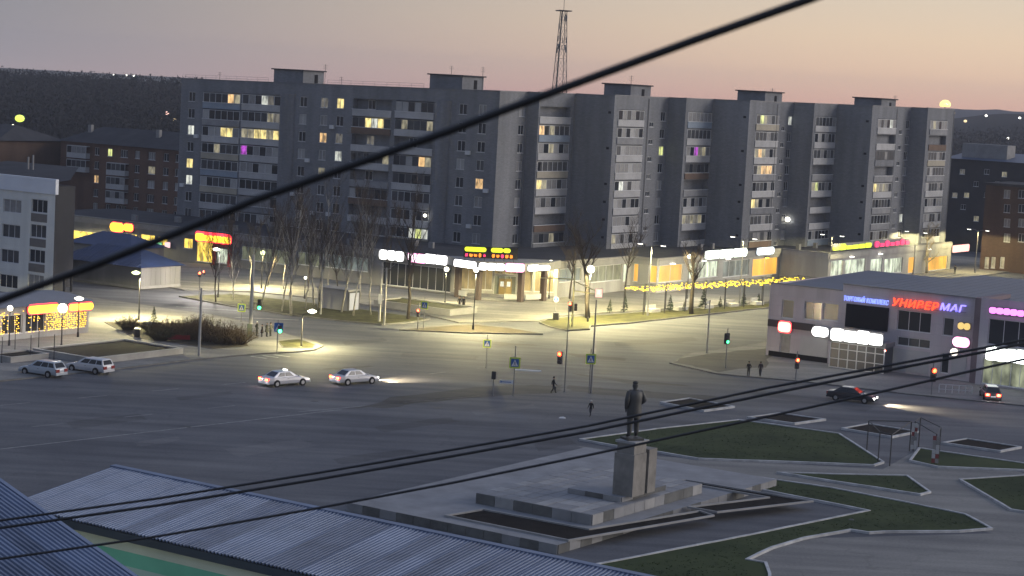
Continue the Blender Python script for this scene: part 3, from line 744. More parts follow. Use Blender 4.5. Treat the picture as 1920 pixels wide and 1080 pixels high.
PANE.update(V=room('shop_light_soft', (.75, .8, .5), .34, .9, .1), Y=SHOPY, W=SHOPW, O=WALL_GLOW, D=SHOPD, C=SHOPC)
_wcache.clear()

# ---------------- the low row of shops wrapped round the foot of the block
AH = 5.2
shop = thing('shop_row', 'long low shop row with pale walls wrapped round the apartment block', 'building', C0, ANG)
FY = -23.2
def facade(parent, o, u, n, Lw_, z1, wins, m, rz, name='wall', depth=.25):
    """wins: (h0,h1,z0,z1,kind,cols)"""
    ops_ = [(w[0], w[1], w[2], w[3], depth) for w in wins]
    mb, PP = wall_mesh(o, u, n, Lw_, 0.0, z1, ops_, m)
    mb.build(name, m, parent)
    for w in wins: add_window(parent, PP, w[0] + .02, w[2] + .02, w[1] - w[0] - .04, w[3] - w[2] - .04, depth, rz, w[4], w[5])
x_l = -78.0
wins = []
for q, k, c in (((136, 434, 188, 460), 'Y', 4), ((199, 437, 225, 460), 'Y', 2), ((229, 438, 256, 456), 'Y', 2), ((263, 440, 290, 458), 'Y', 3), ((294, 444, 314, 460), 'Y', 2), ((344, 447, 361, 466), 'Y', 2),
                ((368, 452, 400, 492), 'Y', 3), ((406, 466, 430, 494), 'W', 2), ((452, 466, 545, 492), 'D', 8), ((558, 474, 598, 498), 'D', 3), ((604, 480, 690, 505), 'C', 8), ((716, 497, 846, 545), '.', 9)):
    h0, h1, z0, z1 = rect_on('y', FY, *q); wins.append((h0 - x_l, h1 - x_l, max(.35, z0), min(4.3, z1), k, c))
facade(shop, (x_l, FY, 0), (1, 0, 0), (0, -1, 0), 9.0 - x_l, AH, wins, M['renderg'], 0)
# chamfered corner pavilion: glazed wall
c0, c1 = Vector((9.0, FY, 0)), Vector((20.0, -12.6, 0)); cd = (c1 - c0); cL = cd.length; cd.normalize(); cn = Vector((cd.y, -cd.x, 0)); crz = math.atan2(cd.y, cd.x)
E_HALL = room('hall_light', (.9, .62, .22), .26, .8, .1)
PANE['H'] = E_HALL; _wcache.clear()
facade(shop, c0, cd, cn, cL, AH, [(.5, 3.6, .9, 4.1, 'H', 3), (4.0, 6.0, .9, 4.1, 'H', 2), (6.2, 9.4, .15, 3.0, 'D', 4), (6.2, 9.4, 3.2, 4.1, 'H', 4), (9.6, 11.6, .9, 4.1, 'H', 2), (12.0, 14.8, .9, 4.1, 'H', 3)], M['render'], crz)
# right wing, stepping out twice
RW = [('B', 20.0, -12.6, 7.95), ('A', 7.95, 20.0, 24.49), ('B', 24.49, 7.95, 49.56), ('A', 49.56, 24.49, 33.15), ('B', 33.15, 49.56, 104.0)]
rw_wins = {0: [((1050, 497, 1090, 528), 'C', 3), ((1095, 497, 1165, 528), 'D', 5), ((1169, 495, 1176, 528), 'W', 1)],
           1: [((1187, 493, 1196, 528), 'O', 1), ((1216, 495, 1231, 530), 'O', 1)],
           2: [((1236, 496, 1280, 528), 'O', 2), ((1290, 492, 1306, 522), 'W', 2), ((1310, 490, 1346, 520), 'W', 3), ((1356, 488, 1404, 518), 'C', 4), ((1411, 484, 1458, 516), 'O', 2)],
           3: [], 4: [((1558, 488, 1580, 517), 'W', 2), ((1584, 486, 1622, 515), 'W', 3), ((1632, 485, 1654, 514), 'W', 2), ((1658, 484, 1692, 512), 'W', 2), ((1703, 482, 1715, 512), 'O', 1), ((1738, 481, 1776, 512), 'O', 1)]}
for i, (t, f, s, e) in enumerate(RW):
    ws = []
    for q, k, c in rw_wins[i]:
        h0, h1, z0, z1 = rect_on('x' if t == 'B' else 'y', f, *q); ws.append((h0 - s, h1 - s, max(.3, z0), min(4.2, z1), k, c))
    if t == 'B': facade(shop, (f, s, 0), (0, 1, 0), (1, 0, 0), e - s, AH, ws, M['render'], math.pi / 2)
    else: facade(shop, (s, f, 0), (1, 0, 0), (0, -1, 0), e - s, AH, ws, M['render'], 0)
sp_plan = [(x_l, FY), (9.0, FY), (20.0, -12.6), (20.0, 7.95), (24.49, 7.95), (24.49, 49.56), (33.15, 49.56), (33.15, 104.0), (20, 104.0), (12, 60), (2, 12), (-2, -.4), (x_l, -.4)]
srf = MB().poly([(x, y, AH - .25) for x, y in sp_plan]).build('roof', M['roofdark'], shop)
fl = MB()
for i in range(7):
    (xa, ya), (xb, yb) = sp_plan[i], sp_plan[i + 1]; d = Vector((xb - xa, yb - ya, 0)); n = Vector((d.y, -d.x, 0)).normalized() * .1
    fl.obox((xa + n.x, ya + n.y, AH + .003), d, -n * 4, (0, 0, .12))
fl.build('flashing', M['slab'], srf)
for i in range(16):                                    # ventilation stubs and boxes on the flat roof
    x, y = random.uniform(-60, 5), random.uniform(-19, -4)
    MB().cbox((x, y, AH - .25 + .45), (random.uniform(.4, 1.4), random.uniform(.4, .9), .9)).build('roof_vent', M['slab'] if i % 3 else M['metal'], srf)
for i in range(9):
    y = random.uniform(5, 90); MB().cbox((17 + (8 if y > 50 else 0), y, AH - .25 + .45), (.6, .7, .9)).build('roof_vent', M['metal'], srf)
# fascia band over the shop fronts
for i, (t, f, s, e) in enumerate(RW):
    b = MB()
    if t == 'B': b.box(f + .003, f + .16, s + .2, e - .02, 4.25, AH - .1)
    else: b.box(s + .2, e - .02, f - .16, f - .003, 4.25, AH - .1)
    b.build('fascia', M['slab'] if i < 3 else M['render'], shop)
MB().box(x_l + .3, 8.8, FY - .16, FY - .003, 4.3, AH - .1).build('fascia', M['slab'], shop)
# low red-framed market front with its door
rh = rect_on('y', FY, 402, 455, 434, 497)
MB().box(rh[0], rh[1], FY - .5, FY - .17, 3.1, 4.2).build('shop_front', mat('red_panel', (.42, .02, .015), .6, .1, 1), shop)
MB().box(rh[0], rh[0] + .35, FY - .5, FY - .02, .12, 3.09).build('shop_front', MATS['red_panel'], shop)
MB().box(rh[1] - .35, rh[1], FY - .5, FY - .02, .12, 3.09).build('shop_front', MATS['red_panel'], shop)
# pavilion canopy on dark columns
can = [(8.6, FY - .2), (11.2, -25.6), (15.8, -26.5), (20.6, -22.2), (21.6, -17.4), (20.3, -12.4)]
cs = MB(); cs.prism([(p[0], p[1]) for p in can], 4.35, 5.5)
cano = cs.build('canopy', M['slab'], shop)
for p in ((11.6, -25.0), (15.5, -25.7), (19.9, -21.8), (20.9, -17.6)):
    MB().box(p[0] - .35, p[0] + .35, p[1] - .35, p[1] + .35, .12, 4.348).build('column', mat('column_brown', (.075, .05, .04), .7, .15, 1), shop)
MB().prism([(9.2, FY - .1), (12, -24.6), (15.6, -25.0), (19.2, -21.6), (20.2, -17.4), (19.7, -12.9)], .12, .42).build('steps', M['slab'], shop)
for i in range(5):                                      # downlights under the canopy
    p = c0.lerp(c1, (i + .7) / 5.4) + cn * 2.4
    d = MB().lathe([(.25, 4.28), (.25, 4.345)], (p.x, p.y, 0), 10).build('downlight', lit('downlight', (1, .85, .5), 6), shop)
    lamp_light(d, (p.x, p.y, 4.0), (1, .80, .45), 75, .25)
# entrance doors of the pavilion
for i in range(2):
    a = c0 + cd * (6.9 + i * .95) + cn * .05
    db = MB().obox(a + Vector((0, 0, .42)), cd * .9, cn * .06, (0, 0, 2.2)).build('door', mat('door_ochre', (.33, .23, .08), .6, .1, 1), shop)
    MB().obox(a + cd * .18 + cn * .062 + Vector((0, 0, 1.5)), cd * .5, cn * .01, (0, 0, .7)).build('pane', LIT['w'], db)
    MB().obox(a + cd * (.78 if i == 0 else .06) + cn * .062 + Vector((0, 0, 1.3)), cd * .05, cn * .05, (0, 0, .4)).build('handle', M['chrome'], db)
# low white walls between the columns
for a, b in (((11.9, -25.1), (13.4, -25.4)), ((18.2, -23.3), (19.5, -22.1)), ((20.3, -21.3), (20.8, -18.2))):
    a, b = Vector((*a, 0)), Vector((*b, 0)); d = b - a; n = Vector((d.y, -d.x, 0)).normalized() * .2
    MB().obox(a + Vector((0, 0, .425)), d, n, (0, 0, .7)).build('low_wall', M['panel'], shop)

# ---- illuminated signs (unreadable in the photograph: plain glowing shapes)
shop_sign('long white lettering sign starting the row over the dark shop windows beside the pavilion', 'y', FY - .2, (713, 470, 758, 488), E_W, lobes=3, rr=.7)
shop_sign('small white sign with pink rim between two white signs', 'y', FY - .2, (767, 477, 797, 491), lit('sign_pinkwhite', (1, .72, .86), 3.0), outline=E_P, rr=.35)
shop_sign('white rectangular light box next to the pink rimmed sign', 'y', FY - .2, (798, 478, 839, 495), E_W, lobes=2, rr=.4)
def canopy_sign(label, i, t0, t1, z0, z1, m, lobes=1, outline=None, rr=.5, up=0.0, jig=0.0, gap=0.0):
    a, b = Vector((*can[i], 0)), Vector((*can[i + 1], 0)); d = (b - a); Ln = d.length; d.normalize(); n = Vector((d.y, -d.x, 0))
    c = a + d * Ln * (t0 + t1) / 2; w = Ln * (t1 - t0); h = z1 - z0
    wp = gp(c.x, c.y, (z0 + z1) / 2) + (A * n.x + B * n.y) * .02
    th = thing('shop_sign', label, 'sign', wp, ANG + math.atan2(d.y, d.x))
    slab_shape(rounded(w + .06, h + .06, .25), -.10, -.001).build('backing', M['metal'], th)
    if outline: slab_shape(rounded(w + .24, h + .24, rr), -.13, -.102).build('outline', outline, th)
    lw = w / lobes
    for k in range(lobes):
        q = 1 - random.random() * jig
        slab_shape([(p[0] - w / 2 + lw * (k + .5), p[1] - (1 - q) * h * .3) for p in rounded(lw * (1 - gap), h * q, rr)], -.28, -.14).build('letter' if lobes > 1 else 'light_box', m, th)
    return th
canopy_sign('white light box on the canopy edge beside the dark shop windows', 1, .05, .95, 4.45, 5.4, E_W, 2, rr=.4)
canopy_sign('wide white lettering sign on the front edge of the pavilion canopy', 2, .02, .56, 4.4, 5.35, E_W, 3, rr=.6)
canopy_sign('white sign with pink rim on the front edge of the pavilion canopy', 2, .60, .98, 4.4, 5.35, lit('sign_whitepink', (1, .8, .9), 3.0), 2, outline=E_P, rr=.5)
canopy_sign('white sign on the canopy edge turned towards the street trees', 3, .1, .95, 4.45, 5.3, E_W, 2, rr=.6, jig=.3)
# roof sign: lime strip over red strip on a frame
rs = thing('roof_sign', 'lime and red neon lettering on a frame above the pavilion canopy', 'sign', gp(16.2, -24.4, 5.5), ANG + math.atan2(4.3, 4.8))
for k in range(6): MB().box(-3.4 + k * 1.35, -3.34 + k * 1.35, 0.02, .08, 0, 2.0).build('post', M['black'], rs)
MB().box(-3.6, 3.9, .0, .018, .35, 1.95).build('backing', mat('sign_back', (.03, .03, .032), .8, 0), rs)
for x, w in ((-2.0, 3.0), (1.0, 1.7), (2.35, 1.0)):
    slab_shape([(p[0] + x, p[1] + 1.55) for p in rounded(w, .62)], -.14, -.02).build('letter', E_YG, rs)
for k in range(11):
    x = -3.2 + k * .62
    if k in (5,): continue
    slab_shape([(p[0] + x, p[1] + .75 + random.uniform(-.06, .06)) for p in rounded(random.uniform(.3, .5), random.uniform(.3, .5), .6)], -.12, -.02).build('letter', E_O if k % 4 else E_CR, rs)
shop_sign('pair of round red and yellow lamps over the yellow lit shop windows', 'y', FY - .2, (208, 418, 233, 434), E_Y, lobes=1, outline=E_R, rr=1)
shop_sign('arrow shaped red and yellow sign beside the round one', 'y', FY - .2, (234, 420, 250, 433), E_Y, lobes=1, outline=E_R, rr=.8)
shop_sign('red outlined yellow lettering over the red market entrance', 'y', FY - .55, (368, 438, 434, 454), E_Y, lobes=4, outline=E_R, rr=.55, jig=.35, gap=.06)
shop_sign('green lit poster box by the market parking', 'y', FY - .3, (295, 454, 304, 462), lit('poster_green', (.3, 1, .5), 1.2), rr=.2)
shop_sign('pink lit poster box by the market parking', 'y', FY - .3, (311, 454, 320, 464), lit('poster_pink', (1, .6, .6), 1.4), rr=.2)
shop_sign('three white rounded letters glowing over the glazed shop front', 'x', 24.49 + .2, (1321, 468, 1398, 483), E_WG, lobes=3, rr=.8)
shop_sign('white and orange oval sign above the orange lit doorway', 'x', 24.49 + .2, (1418, 464, 1449, 477), lit('sign_icewhite', (.85, .95, 1), 3.0), rr=.9)
shop_sign('lime green lettering over the white lit shop windows', 'x', 33.15 + .2, (1560, 455, 1632, 467), E_YG, lobes=6, rr=.9, jig=.5, gap=.08)
shop_sign('crimson neon lettering following the lime green letters', 'x', 33.15 + .2, (1638, 449, 1704, 461), E_CR, lobes=7, rr=.9, jig=.5, gap=.25)
shop_sign('white and red light box at the far end of the shop row', 'x', 33.15 + .2, (1785, 459, 1815, 472), lit('sign_rose', (1, .45, .40), 2.2), lobes=2, rr=.5)
# wall lamp glow on the pale step wall
wl = rect_on('x', 24.49, 1411, 484, 1458, 516)
g = thing('wall_lamp', 'yellow wall lamp over the orange doorway', 'lamp', gp(24.49 + .25, (wl[0] + wl[1]) / 2, 4.1), ANG + math.pi / 2)
MB().box(-.5, .5, -.2, .22, -.12, .1).build('lamp_shade', M['black'], g); MB().box(-.42, .42, -.15, .15, -.17, -.122).build('diffuser', lit('lamp_amber', (1, .62, .05), 14), g)
lamp_light(g, (0, -.5, -.5), (1, .62, .10), 260, .15)
for y, pw, colr in ((12.0, 160, (1, .55, .1)), (22, 120, (.95, 1, .8)), (30, 90, (.95, 1, .8)), (58, 170, (.9, 1, .8)), (70, 170, (.9, 1, .8)), (92, 140, (1, .6, .12))):
    f = 24.49 if y < 49 else 33.15
    d = MB().box(f + .17, f + .55, y - .5, y + .5, 4.3, 4.42).build('canopy_lamp', lit('strip_lamp', (1, .95, .8), 5), shop)
    lamp_light(d, (f + .8, y, 3.7), colr, pw, .3)

def ab(px, py, z=0.0):
    w = G(px, py, z) - C0; return w.dot(A), w.dot(B)
def frame_rect(a, b): return gp(a, b)
def local_box_building(name, label, a0_, a1_, b0_, b1_, h, wall, roofm=None, cat='building'):
    t = thing(name, label, cat, C0, ANG)
    return t
# ---------------- five-storey brick housing block at the far left
kb = thing('brick_housing_block', 'five storey red brick housing block with pale balconies and dark hipped roof', 'building', C0, ANG)
KB = 28.0
kx0 = loc_on(112, 340, 'y', KB).x; kx1 = loc_on(352, 340, 'y', KB).x
kz = lambda px, y: loc_on(px, y, 'y', KB).z
eave = kz(255, 275)
wins = []; bal = []
rowy = [290, 316, 342, 368, 394]
KL = {(1, 0): 'g', (1, 1): 'y', (0, 2): 'o', (5, 1): 'd', (5, 2): 'b', (7, 2): 'b', (3, 0): 'c'}
for ci, (px, w) in enumerate(((180, 1.3), (204, 1.3), (231, 2.0), (256, 1.3), (222, 1.0), (283, 1.9), (310, 1.4), (332, 1.3))):
    x = loc_on(px, 340, 'y', KB).x - kx0
    for k in range(5):
        if ci in (2, 4) and 0 < k < 4: continue
        if ci == 4 and k == 0: continue
        z = eave - 1.55 - 2.7 * k
        wins.append((x - w / 2, x + w / 2, z - .75, z + .75, KL.get((ci, k)) or random.choice('.,.,c'), 2 if w < 1.7 else 3))
facade(kb, (kx0, KB, 0), (1, 0, 0), (0, -1, 0), kx1 - kx0, eave, wins, M['brickr'], 0)
for px0, px1, ks in ((131, 167, (0, 1)), (206, 241, (1, 2, 3))):
    x0, x1 = loc_on(px0, 340, 'y', KB).x, loc_on(px1, 340, 'y', KB).x
    for k in ks:
        z = eave - 1.55 - 2.7 * k - .55
        b = MB().box(x0, x1, KB - 1.1, KB - .01, z - 1.0, z).build('balcony', M['panel'], kb)
        f = MB()
        for i in range(5): c = x0 + (x1 - x0 - .08) * i / 4; f.box(c, c + .08, KB - 1.1, KB - 1.0, z + .002, z + 1.25)
        f.box(x0, x1, KB - 1.1, KB - .01, z + 1.252, z + 1.4); f.build('glazing_frame', M['panel'], b)
        for i in range(4):
            c = x0 + .08 + (x1 - x0 - .08) * i / 4; MB().box(c, c + (x1 - x0) / 4 - .1, KB - 1.06, KB - 1.04, z + .01, z + 1.25).build('pane', PANE[random.choice('.,,c')], b)
MB().add([(kx0, KB, 0), (kx0, KB, eave), (kx0, KB + 13, eave), (kx0, KB + 13, 0)], [(0, 1, 2, 3)]).build('wall', M['brickr'], kb)
ey = eave - .02
rfm = MB().add([(kx0 - .6, KB - .6, ey), (kx1 + 3, KB - .6, ey), (kx1 + 3, KB + 13.6, ey), (kx0 - .6, KB + 13.6, ey), (kx0 + 5, KB + 6.5, ey + 3.1), (kx1 - 3, KB + 6.5, ey + 3.1)],
               [(0, 1, 5, 4), (1, 2, 5), (2, 3, 4, 5), (3, 0, 4), (0, 3, 2, 1)]).build('roof', M['roofdark'], kb)
for px in (170, 298): x = loc_on(px, 250, 'y', KB + 4).x; MB().cbox((x, KB + 4, ey + 2.6), (.9, .7, 1.6)).build('chimney', M['slab'], rfm)
wingx = loc_on(20, 300, 'y', KB + 4).x
wing = thing('housing_wing', 'dark roofed brick housing wing beyond the grey hotel', 'building', C0, ANG)
MB().box(wingx - 22, kx0 - 2.5, KB - 14, KB + 3, 0, eave - .3).build('wall', M['brickd'], wing)
MB().add([(wingx - 23, KB - 15, eave - .28), (kx0 - 1.8, KB - 15, eave - .28), (kx0 - 1.8, KB + 3.5, eave - .28), (wingx - 23, KB + 3.5, eave - .28), (wingx - 18, KB - 6, eave + 2.6), (kx0 - 6, KB - 6, eave + 2.6)],
         [(0, 1, 5, 4), (1, 2, 5), (2, 3, 4, 5), (3, 0, 4), (0, 3, 2, 1)]).build('roof', M['roofdark'], wing)

# ---------------- pale grey hotel at the left edge
ht = thing('hotel_building', 'pale grey four storey building with white parapet and white framed windows', 'building', C0, ANG)
HY = -75.0; hx1 = loc_on(102, 430, 'y', HY).x; hx0 = hx1 - 22
htop = loc_on(60, 332, 'y', HY).z; wins = []; panels = []
for k, (ya, yb) in enumerate(((374, 399), (421, 446), (468, 493), (515, 540))):
    for ci, (pa, pb) in enumerate(((6, 40), (59, 89), (-46, -14))):
        sh = -.05 * (ya - 374)
        h0, h1, z0, z1 = rect_on('y', HY, pa + sh, ya, pb + sh, yb); wins.append((h0 - hx0, h1 - hx0, z0, z1, random.choice(',.,c'), 3))
        if ci == 1 and k < 3: panels.append((h0, h1, z0))
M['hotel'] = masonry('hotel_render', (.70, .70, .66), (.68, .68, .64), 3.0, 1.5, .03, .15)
facade(ht, (hx0, HY, 0), (1, 0, 0), (0, -1, 0), hx1 - hx0, htop - 1.9, wins, M['hotel'], 0)
for h0, h1, z0 in panels: MB().box(h0, h1, HY - .04, HY - .002, z0 - 1.15, z0 - .12).build('infill_panel', mat('grey_infill', (.17, .155, .145), .8, .15, 1), ht)
MB().box(hx0, hx1 + .15, HY - .15, HY + .35, htop - 1.898, htop).build('parapet', mat('parapet_white', (.66, .68, .72), .7, .08, .5), ht)
MB().box(hx1 - .02, hx1 + .0, HY + .352, HY + 2.2, 0, htop - 1.9).build('wall', mat('hotel_side_shade', (.05, .05, .055), .85, .1, 1), ht)  # near-black colour holds the shade on the hotel's side
MB().box(hx0, hx1 - 9, HY + 2.2, HY + 12, 0, htop - 1.6).build('wall', MATS['hotel_side_shade'], ht)
hr = MB().add([(hx0, HY + .36, htop - .3), (hx1 + .1, HY + .36, htop - .3), (hx1 + .1, HY + 2.3, htop - .1), (hx1 - 8.5, HY + 12, htop + .9), (hx0, HY + 12, htop + .9)], [(0, 1, 2, 3, 4)]).build('roof', M['roofdark'], ht)
for px, hh in ((62, 2.3), (53, 2.0)):
    x = loc_on(px, 300, 'y', HY + 7).x; MB().tube((x, HY + 7, htop - .3), (x, HY + 7, htop + hh), .13, n=8).build('flue', M['slab'], hr)

# ---------------- market kiosk with blue hipped roof
kx = -16.6; ky0 = -58.0; ky1 = -50.4; kxl = loc_on(112, 505, 'y', ky0).x
ks = thing('market_kiosk', 'long grey kiosk with a blue hipped metal roof', 'building', C0, ANG)
mb, PP = wall_mesh((kxl, ky0, 0), (1, 0, 0), (0, -1, 0), kx - kxl, .12, 3.0, [], M['renderg']); mb.build('wall', M['renderg'], ks)
kwin = rect_on('x', kx, 267, 516, 331, 540)
mb, PP = wall_mesh((kx, ky0, 0), (0, 1, 0), (1, 0, 0), ky1 - ky0, .12, 3.0, [], M['renderg']); mb.build('wall', M['renderg'], ks)
for i in range(9): y = ky0 + .1 + i * (ky1 - ky0 - .2) / 8; MB().box(kx + .002, kx + .03, y - .03, y + .03, .5, 2.95).build('cladding_rib', M['renderg'], ks)
MB().box(kx + .002, kx + .06, ky0, ky1, .12, .48).build('plinth', M['slab'], ks)
MB().box(kxl, kx, ky0 - .06, ky0 - .002, .12, .45).build('plinth', M['slab'], ks)
BLUE = mat('blue_roof_sheet', (.022, .040, .105), .55, .25, .5, metal=.1)
zr0 = 3.02
kr = MB().add([(kxl - .5, ky0 - .5, zr0), (kx + .5, ky0 - .5, zr0), (kx + .5, ky1 + .5, zr0), (kxl - .5, ky1 + .5, zr0), (kxl + 3.5, -54.2, zr0 + 2.1), (kx - 3.8, -54.2, zr0 + 2.1)],
              [(0, 1, 5, 4), (1, 2, 5), (2, 3, 4, 5), (3, 0, 4), (0, 3, 2, 1)]).build('roof', BLUE, ks)
rb = MB()
for i in range(24):
    x = kxl + .3 + i * (kx - kxl) / 24; t = min(1, (x - kxl + .5) / 4.0, (kx + .5 - x) / 4.3); rb.tube((x, ky0 - .5, zr0 + .02), (x, ky0 - .5 + 4.3 * t, zr0 + .02 + 2.1 * t), .03, n=4)
tag(rb.build('roof_seam', BLUE, ks), kind='stuff')
k2 = thing('market_kiosk', 'second kiosk with blue roof standing behind the long one', 'building', C0, ANG)
q0 = ab(120, 478, 3.2); q1 = ab(262, 470, 3.2)
bx = loc_on(128, 470, 'y', -38).x; bx1 = loc_on(245, 470, 'y', -38).x
MB().box(bx, bx1, -38, -31, .12, 2.8).build('wall', M['renderg'], k2)
MB().add([(bx - .4, -38.4, 2.82), (bx1 + .4, -38.4, 2.82), (bx1 + .4, -30.6, 2.82), (bx - .4, -30.6, 2.82), (bx + 3.5, -34.5, 4.6), (bx1 - 3.5, -34.5, 4.6)], [(0, 1, 5, 4), (1, 2, 5), (2, 3, 4, 5), (3, 0, 4), (0, 3, 2, 1)]).build('roof', BLUE, k2)
# far-side red lit edge sign between kiosks
# ---------------- cafe with red and yellow sign and strings of amber lights
cf = thing('cafe_pavilion', 'small cafe with pale curved roof, lit windows and strings of amber fairy lights', 'building', C0, ANG)
cxf = 11.0; cy0, cy1 = -116.0, loc_on(166, 600, 'x', cxf).y
cw = []
for pa, pb in ((4, 42), (48, 84), (88, 128), (131, 160)):
    h0, h1, z0, z1 = rect_on('x', cxf, pa, 592, pb, 632); cw.append((h0 - cy0, h1 - cy0, .75, 2.75, 'D' if pa > 80 else '.', 3))
facade(cf, (cxf, cy0, 0), (0, 1, 0), (1, 0, 0), cy1 - cy0, 3.6, cw, M['render'], math.pi / 2)
mb, PP = wall_mesh((cxf, cy1, 0), (-1, 0, 0), (0, 1, 0), 10, .0, 3.6, [], M['render']); mb.build('wall', M['render'], cf)
rp = MB(); nseg = 8; vs = []
for i in range(nseg + 1):
    t = i / nseg; x = cxf + .5 - 11 * t; z = 3.62 + .55 * math.sin(math.pi * t)
    vs += [(x, cy0, z), (x, cy1 + .4, z)]
rp.add(vs, [(2 * i, 2 * i + 1, 2 * i + 3, 2 * i + 2) for i in range(nseg)]); ro = rp.build('roof', mat('pale_roof', (.20, .20, .21), .6, .1, .5), cf, smooth=True)
for px in (133, 120): p = loc_on(px, 545, 'x', cxf - 5); MB().tube((cxf - 5, p.y, 4.0), (cxf - 5, p.y, 5.8), .14, n=8).build('flue', M['black'], ro)
AMB = lit('fairy_amber', (1, .55, .04), 3.2)
fb = MB()
for y0_, y1_, dens in ((0, 38, .5), (40, 84, .35), (88, 126, 1.0), (130, 160, 1.0)):
    a_, b_ = loc_on(y0_, 600, 'x', cxf + .1).y, loc_on(y1_, 600, 'x', cxf + .1).y
    n = int((b_ - a_) / .24)
    for i in range(n + 1):
        y = a_ + (b_ - a_) * i / max(1, n)
        if random.random() > dens + .25: continue
        for j in range(11):
            z = 3.05 - j * .22
            if random.random() < dens * .75 + .1: fb.cbox((cxf + .14, y + random.uniform(-.07, .07), z + random.uniform(-.05, .05)), (.08, .08, .09))
tag(fb.build('fairy_lights', AMB, cf), kind='stuff')
lamp_light(cf, (cxf + 1.6, cy1 - 4, 2.0), (1, .6, .15), 90, .5); lamp_light(cf, (cxf + 1.6, cy1 - 10, 2.0), (1, .6, .15), 60, .5)
shop_sign('long yellow neon with red outline on the cafe front', 'x', cxf + .1, (52, 571, 108, 586), E_Y, outline=E_R, rr=.9)
shop_sign('short yellow neon with red outline at the corner of the cafe', 'x', cxf + .1, (128, 569, 172, 581), E_Y, outline=E_R, rr=.9)
for i, px in enumerate((3, 28, 57, 72, 101)):
    base = G(px, (680, 655, 676, 662, 674)[i], .12); po = thing('slim_post', 'slim black post on the pavement before the cafe', 'post', base, 0, 'slim posts before the cafe')
    MB().tube((0, 0, 0), (0, 0, 2.5), .045, n=6).build('shaft', M['black'], po); MB().lathe([(.09, 0), (.09, .06)], n=8).build('foot', M['black'], po)

# ---------------- department store on the right
UY = -42.3
un = thing('department_store', 'two storey taupe department store with glowing lettering and blue grey roof', 'building', C0, ANG)
ux0 = loc_on(1440, 600, 'y', UY).x; um = loc_on(1580, 560, 'y', UY).x; ux1 = loc_on(1828, 620, 'y', UY).x; ux2 = ux1 + 16
uz0 = loc_on(1510, 538, 'y', UY).z; uz1 = loc_on(1700, 546, 'y', UY).z
wins = []; W2 = []
for q, k, c in (((1466, 562, 1488, 597), ',', 1), ((1508, 566, 1540, 600), '.', 2), ((1543, 569, 1572, 601), ',', 1), ((1462, 626, 1482, 662), 'c', 1)):
    h0, h1, z0, z1 = rect_on('y', UY, *q); wins.append((h0 - ux0, h1 - ux0, max(.2, z0), z1, k, c))
facade(un, (ux0, UY, 0), (1, 0, 0), (0, -1, 0), um - ux0, uz0, wins, M['uni'], 0)
for q, k, c in (((1682, 584, 1746, 622), '.', 3), ((1768, 596, 1788, 630), ',', 1), ((1682, 634, 1744, 651), ',', 3), ((1764, 662, 1779, 700), '.', 1)):
    h0, h1, z0, z1 = rect_on('y', UY, *q); W2.append((h0 - um, h1 - um, max(.2, z0), z1, k, c))
facade(un, (um, UY - .003, 0), (1, 0, 0), (0, -1, 0), ux1 - um, uz1, W2, M['uni'], 0)
facade(un, (ux1 + .9, UY - 1.2, 0), (1, 0, 0), (0, -1, 0), 15, uz1 + .3, [(1.0, 11, 4.6, 7.4, '.', 6), (.7, 11, .3, 3.1, 'V', 10)], M['uni'], 0)
MB().box(ux1 - .0, ux1 + .9, UY - .6, UY + 8, 0, uz1 + .15).build('pilaster', mat('pink_grey', (.22, .17, .18), .8, .1, 1), un)
MB().add([(ux0, UY, 0), (ux0, UY, uz0), (ux0, UY + 26, uz0), (ux0, UY + 26, 0)], [(0, 1, 2, 3)]).build('wall', M['uni'], un)
URF = mat('blue_grey_roof', (.055, .075, .12), .45, .2, .3, metal=.2)
ur = MB().add([(ux0, UY + .3, uz0 - .3), (um, UY + .3, uz0 - .3), (um + 5, UY + 28, uz0 + .2), (ux0, UY + 28, uz0 + .2)], [(0, 1, 2, 3)]).build('roof', URF, un)
MB().add([(um + .01, UY + .3, uz1 - .4), (ux2, UY + .3, uz1 - .4), (ux2, UY + 30, uz1 + .1), (um + 5.01, UY + 30, uz1 + .1)], [(0, 1, 2, 3)]).build('roof', URF, un)
for i in range(26):
    x = um + .6 + i * 1.2; MB().obox((x, UY + .35, uz1 - .395), (.06, 0, 0), (0, 29.3, .49), (0, 0, .02)).build('roof_seam', URF, un)
MB().box(ux0 - .05, um - .02, UY - .1, UY + .3, uz0 + .002, uz0 + .12).build('coping', M['slab'], un); MB().box(um, ux1 - .01, UY - .12, UY + .3, uz1 + .002, uz1 + .14).build('coping', M['slab'], un)
def upanel(name, px, m, proud, parent=un, z0=None):
    h0, h1, za, zb = rect_on('y', UY, *px); za = za if z0 is None else z0
    return MB().box(h0, h1, UY - proud, UY - .005, za, zb).build(name, m, parent)
upanel('fascia', (1441, 603, 1528, 616), mat('brown_fascia', (.045, .035, .035), .7, .1, 1), .25)
upanel('screen', (1587, 573, 1666, 617), mat('dark_screen', (.008, .008, .012), .85, 0), .3)
upanel('shutter_panel', (1500, 632, 1552, 670), mat('white_panel', (.42, .41, .41), .6, .08, .6), .08); upanel('shutter_panel', (1671, 656, 1742, 698), MATS['white_panel'], .08); upanel('shutter_panel', (1784, 664, 1812, 706), MATS['white_panel'], .08)
upanel('plinth', (1441, 664, 1552, 672), M['soil'], .1, z0=.1)
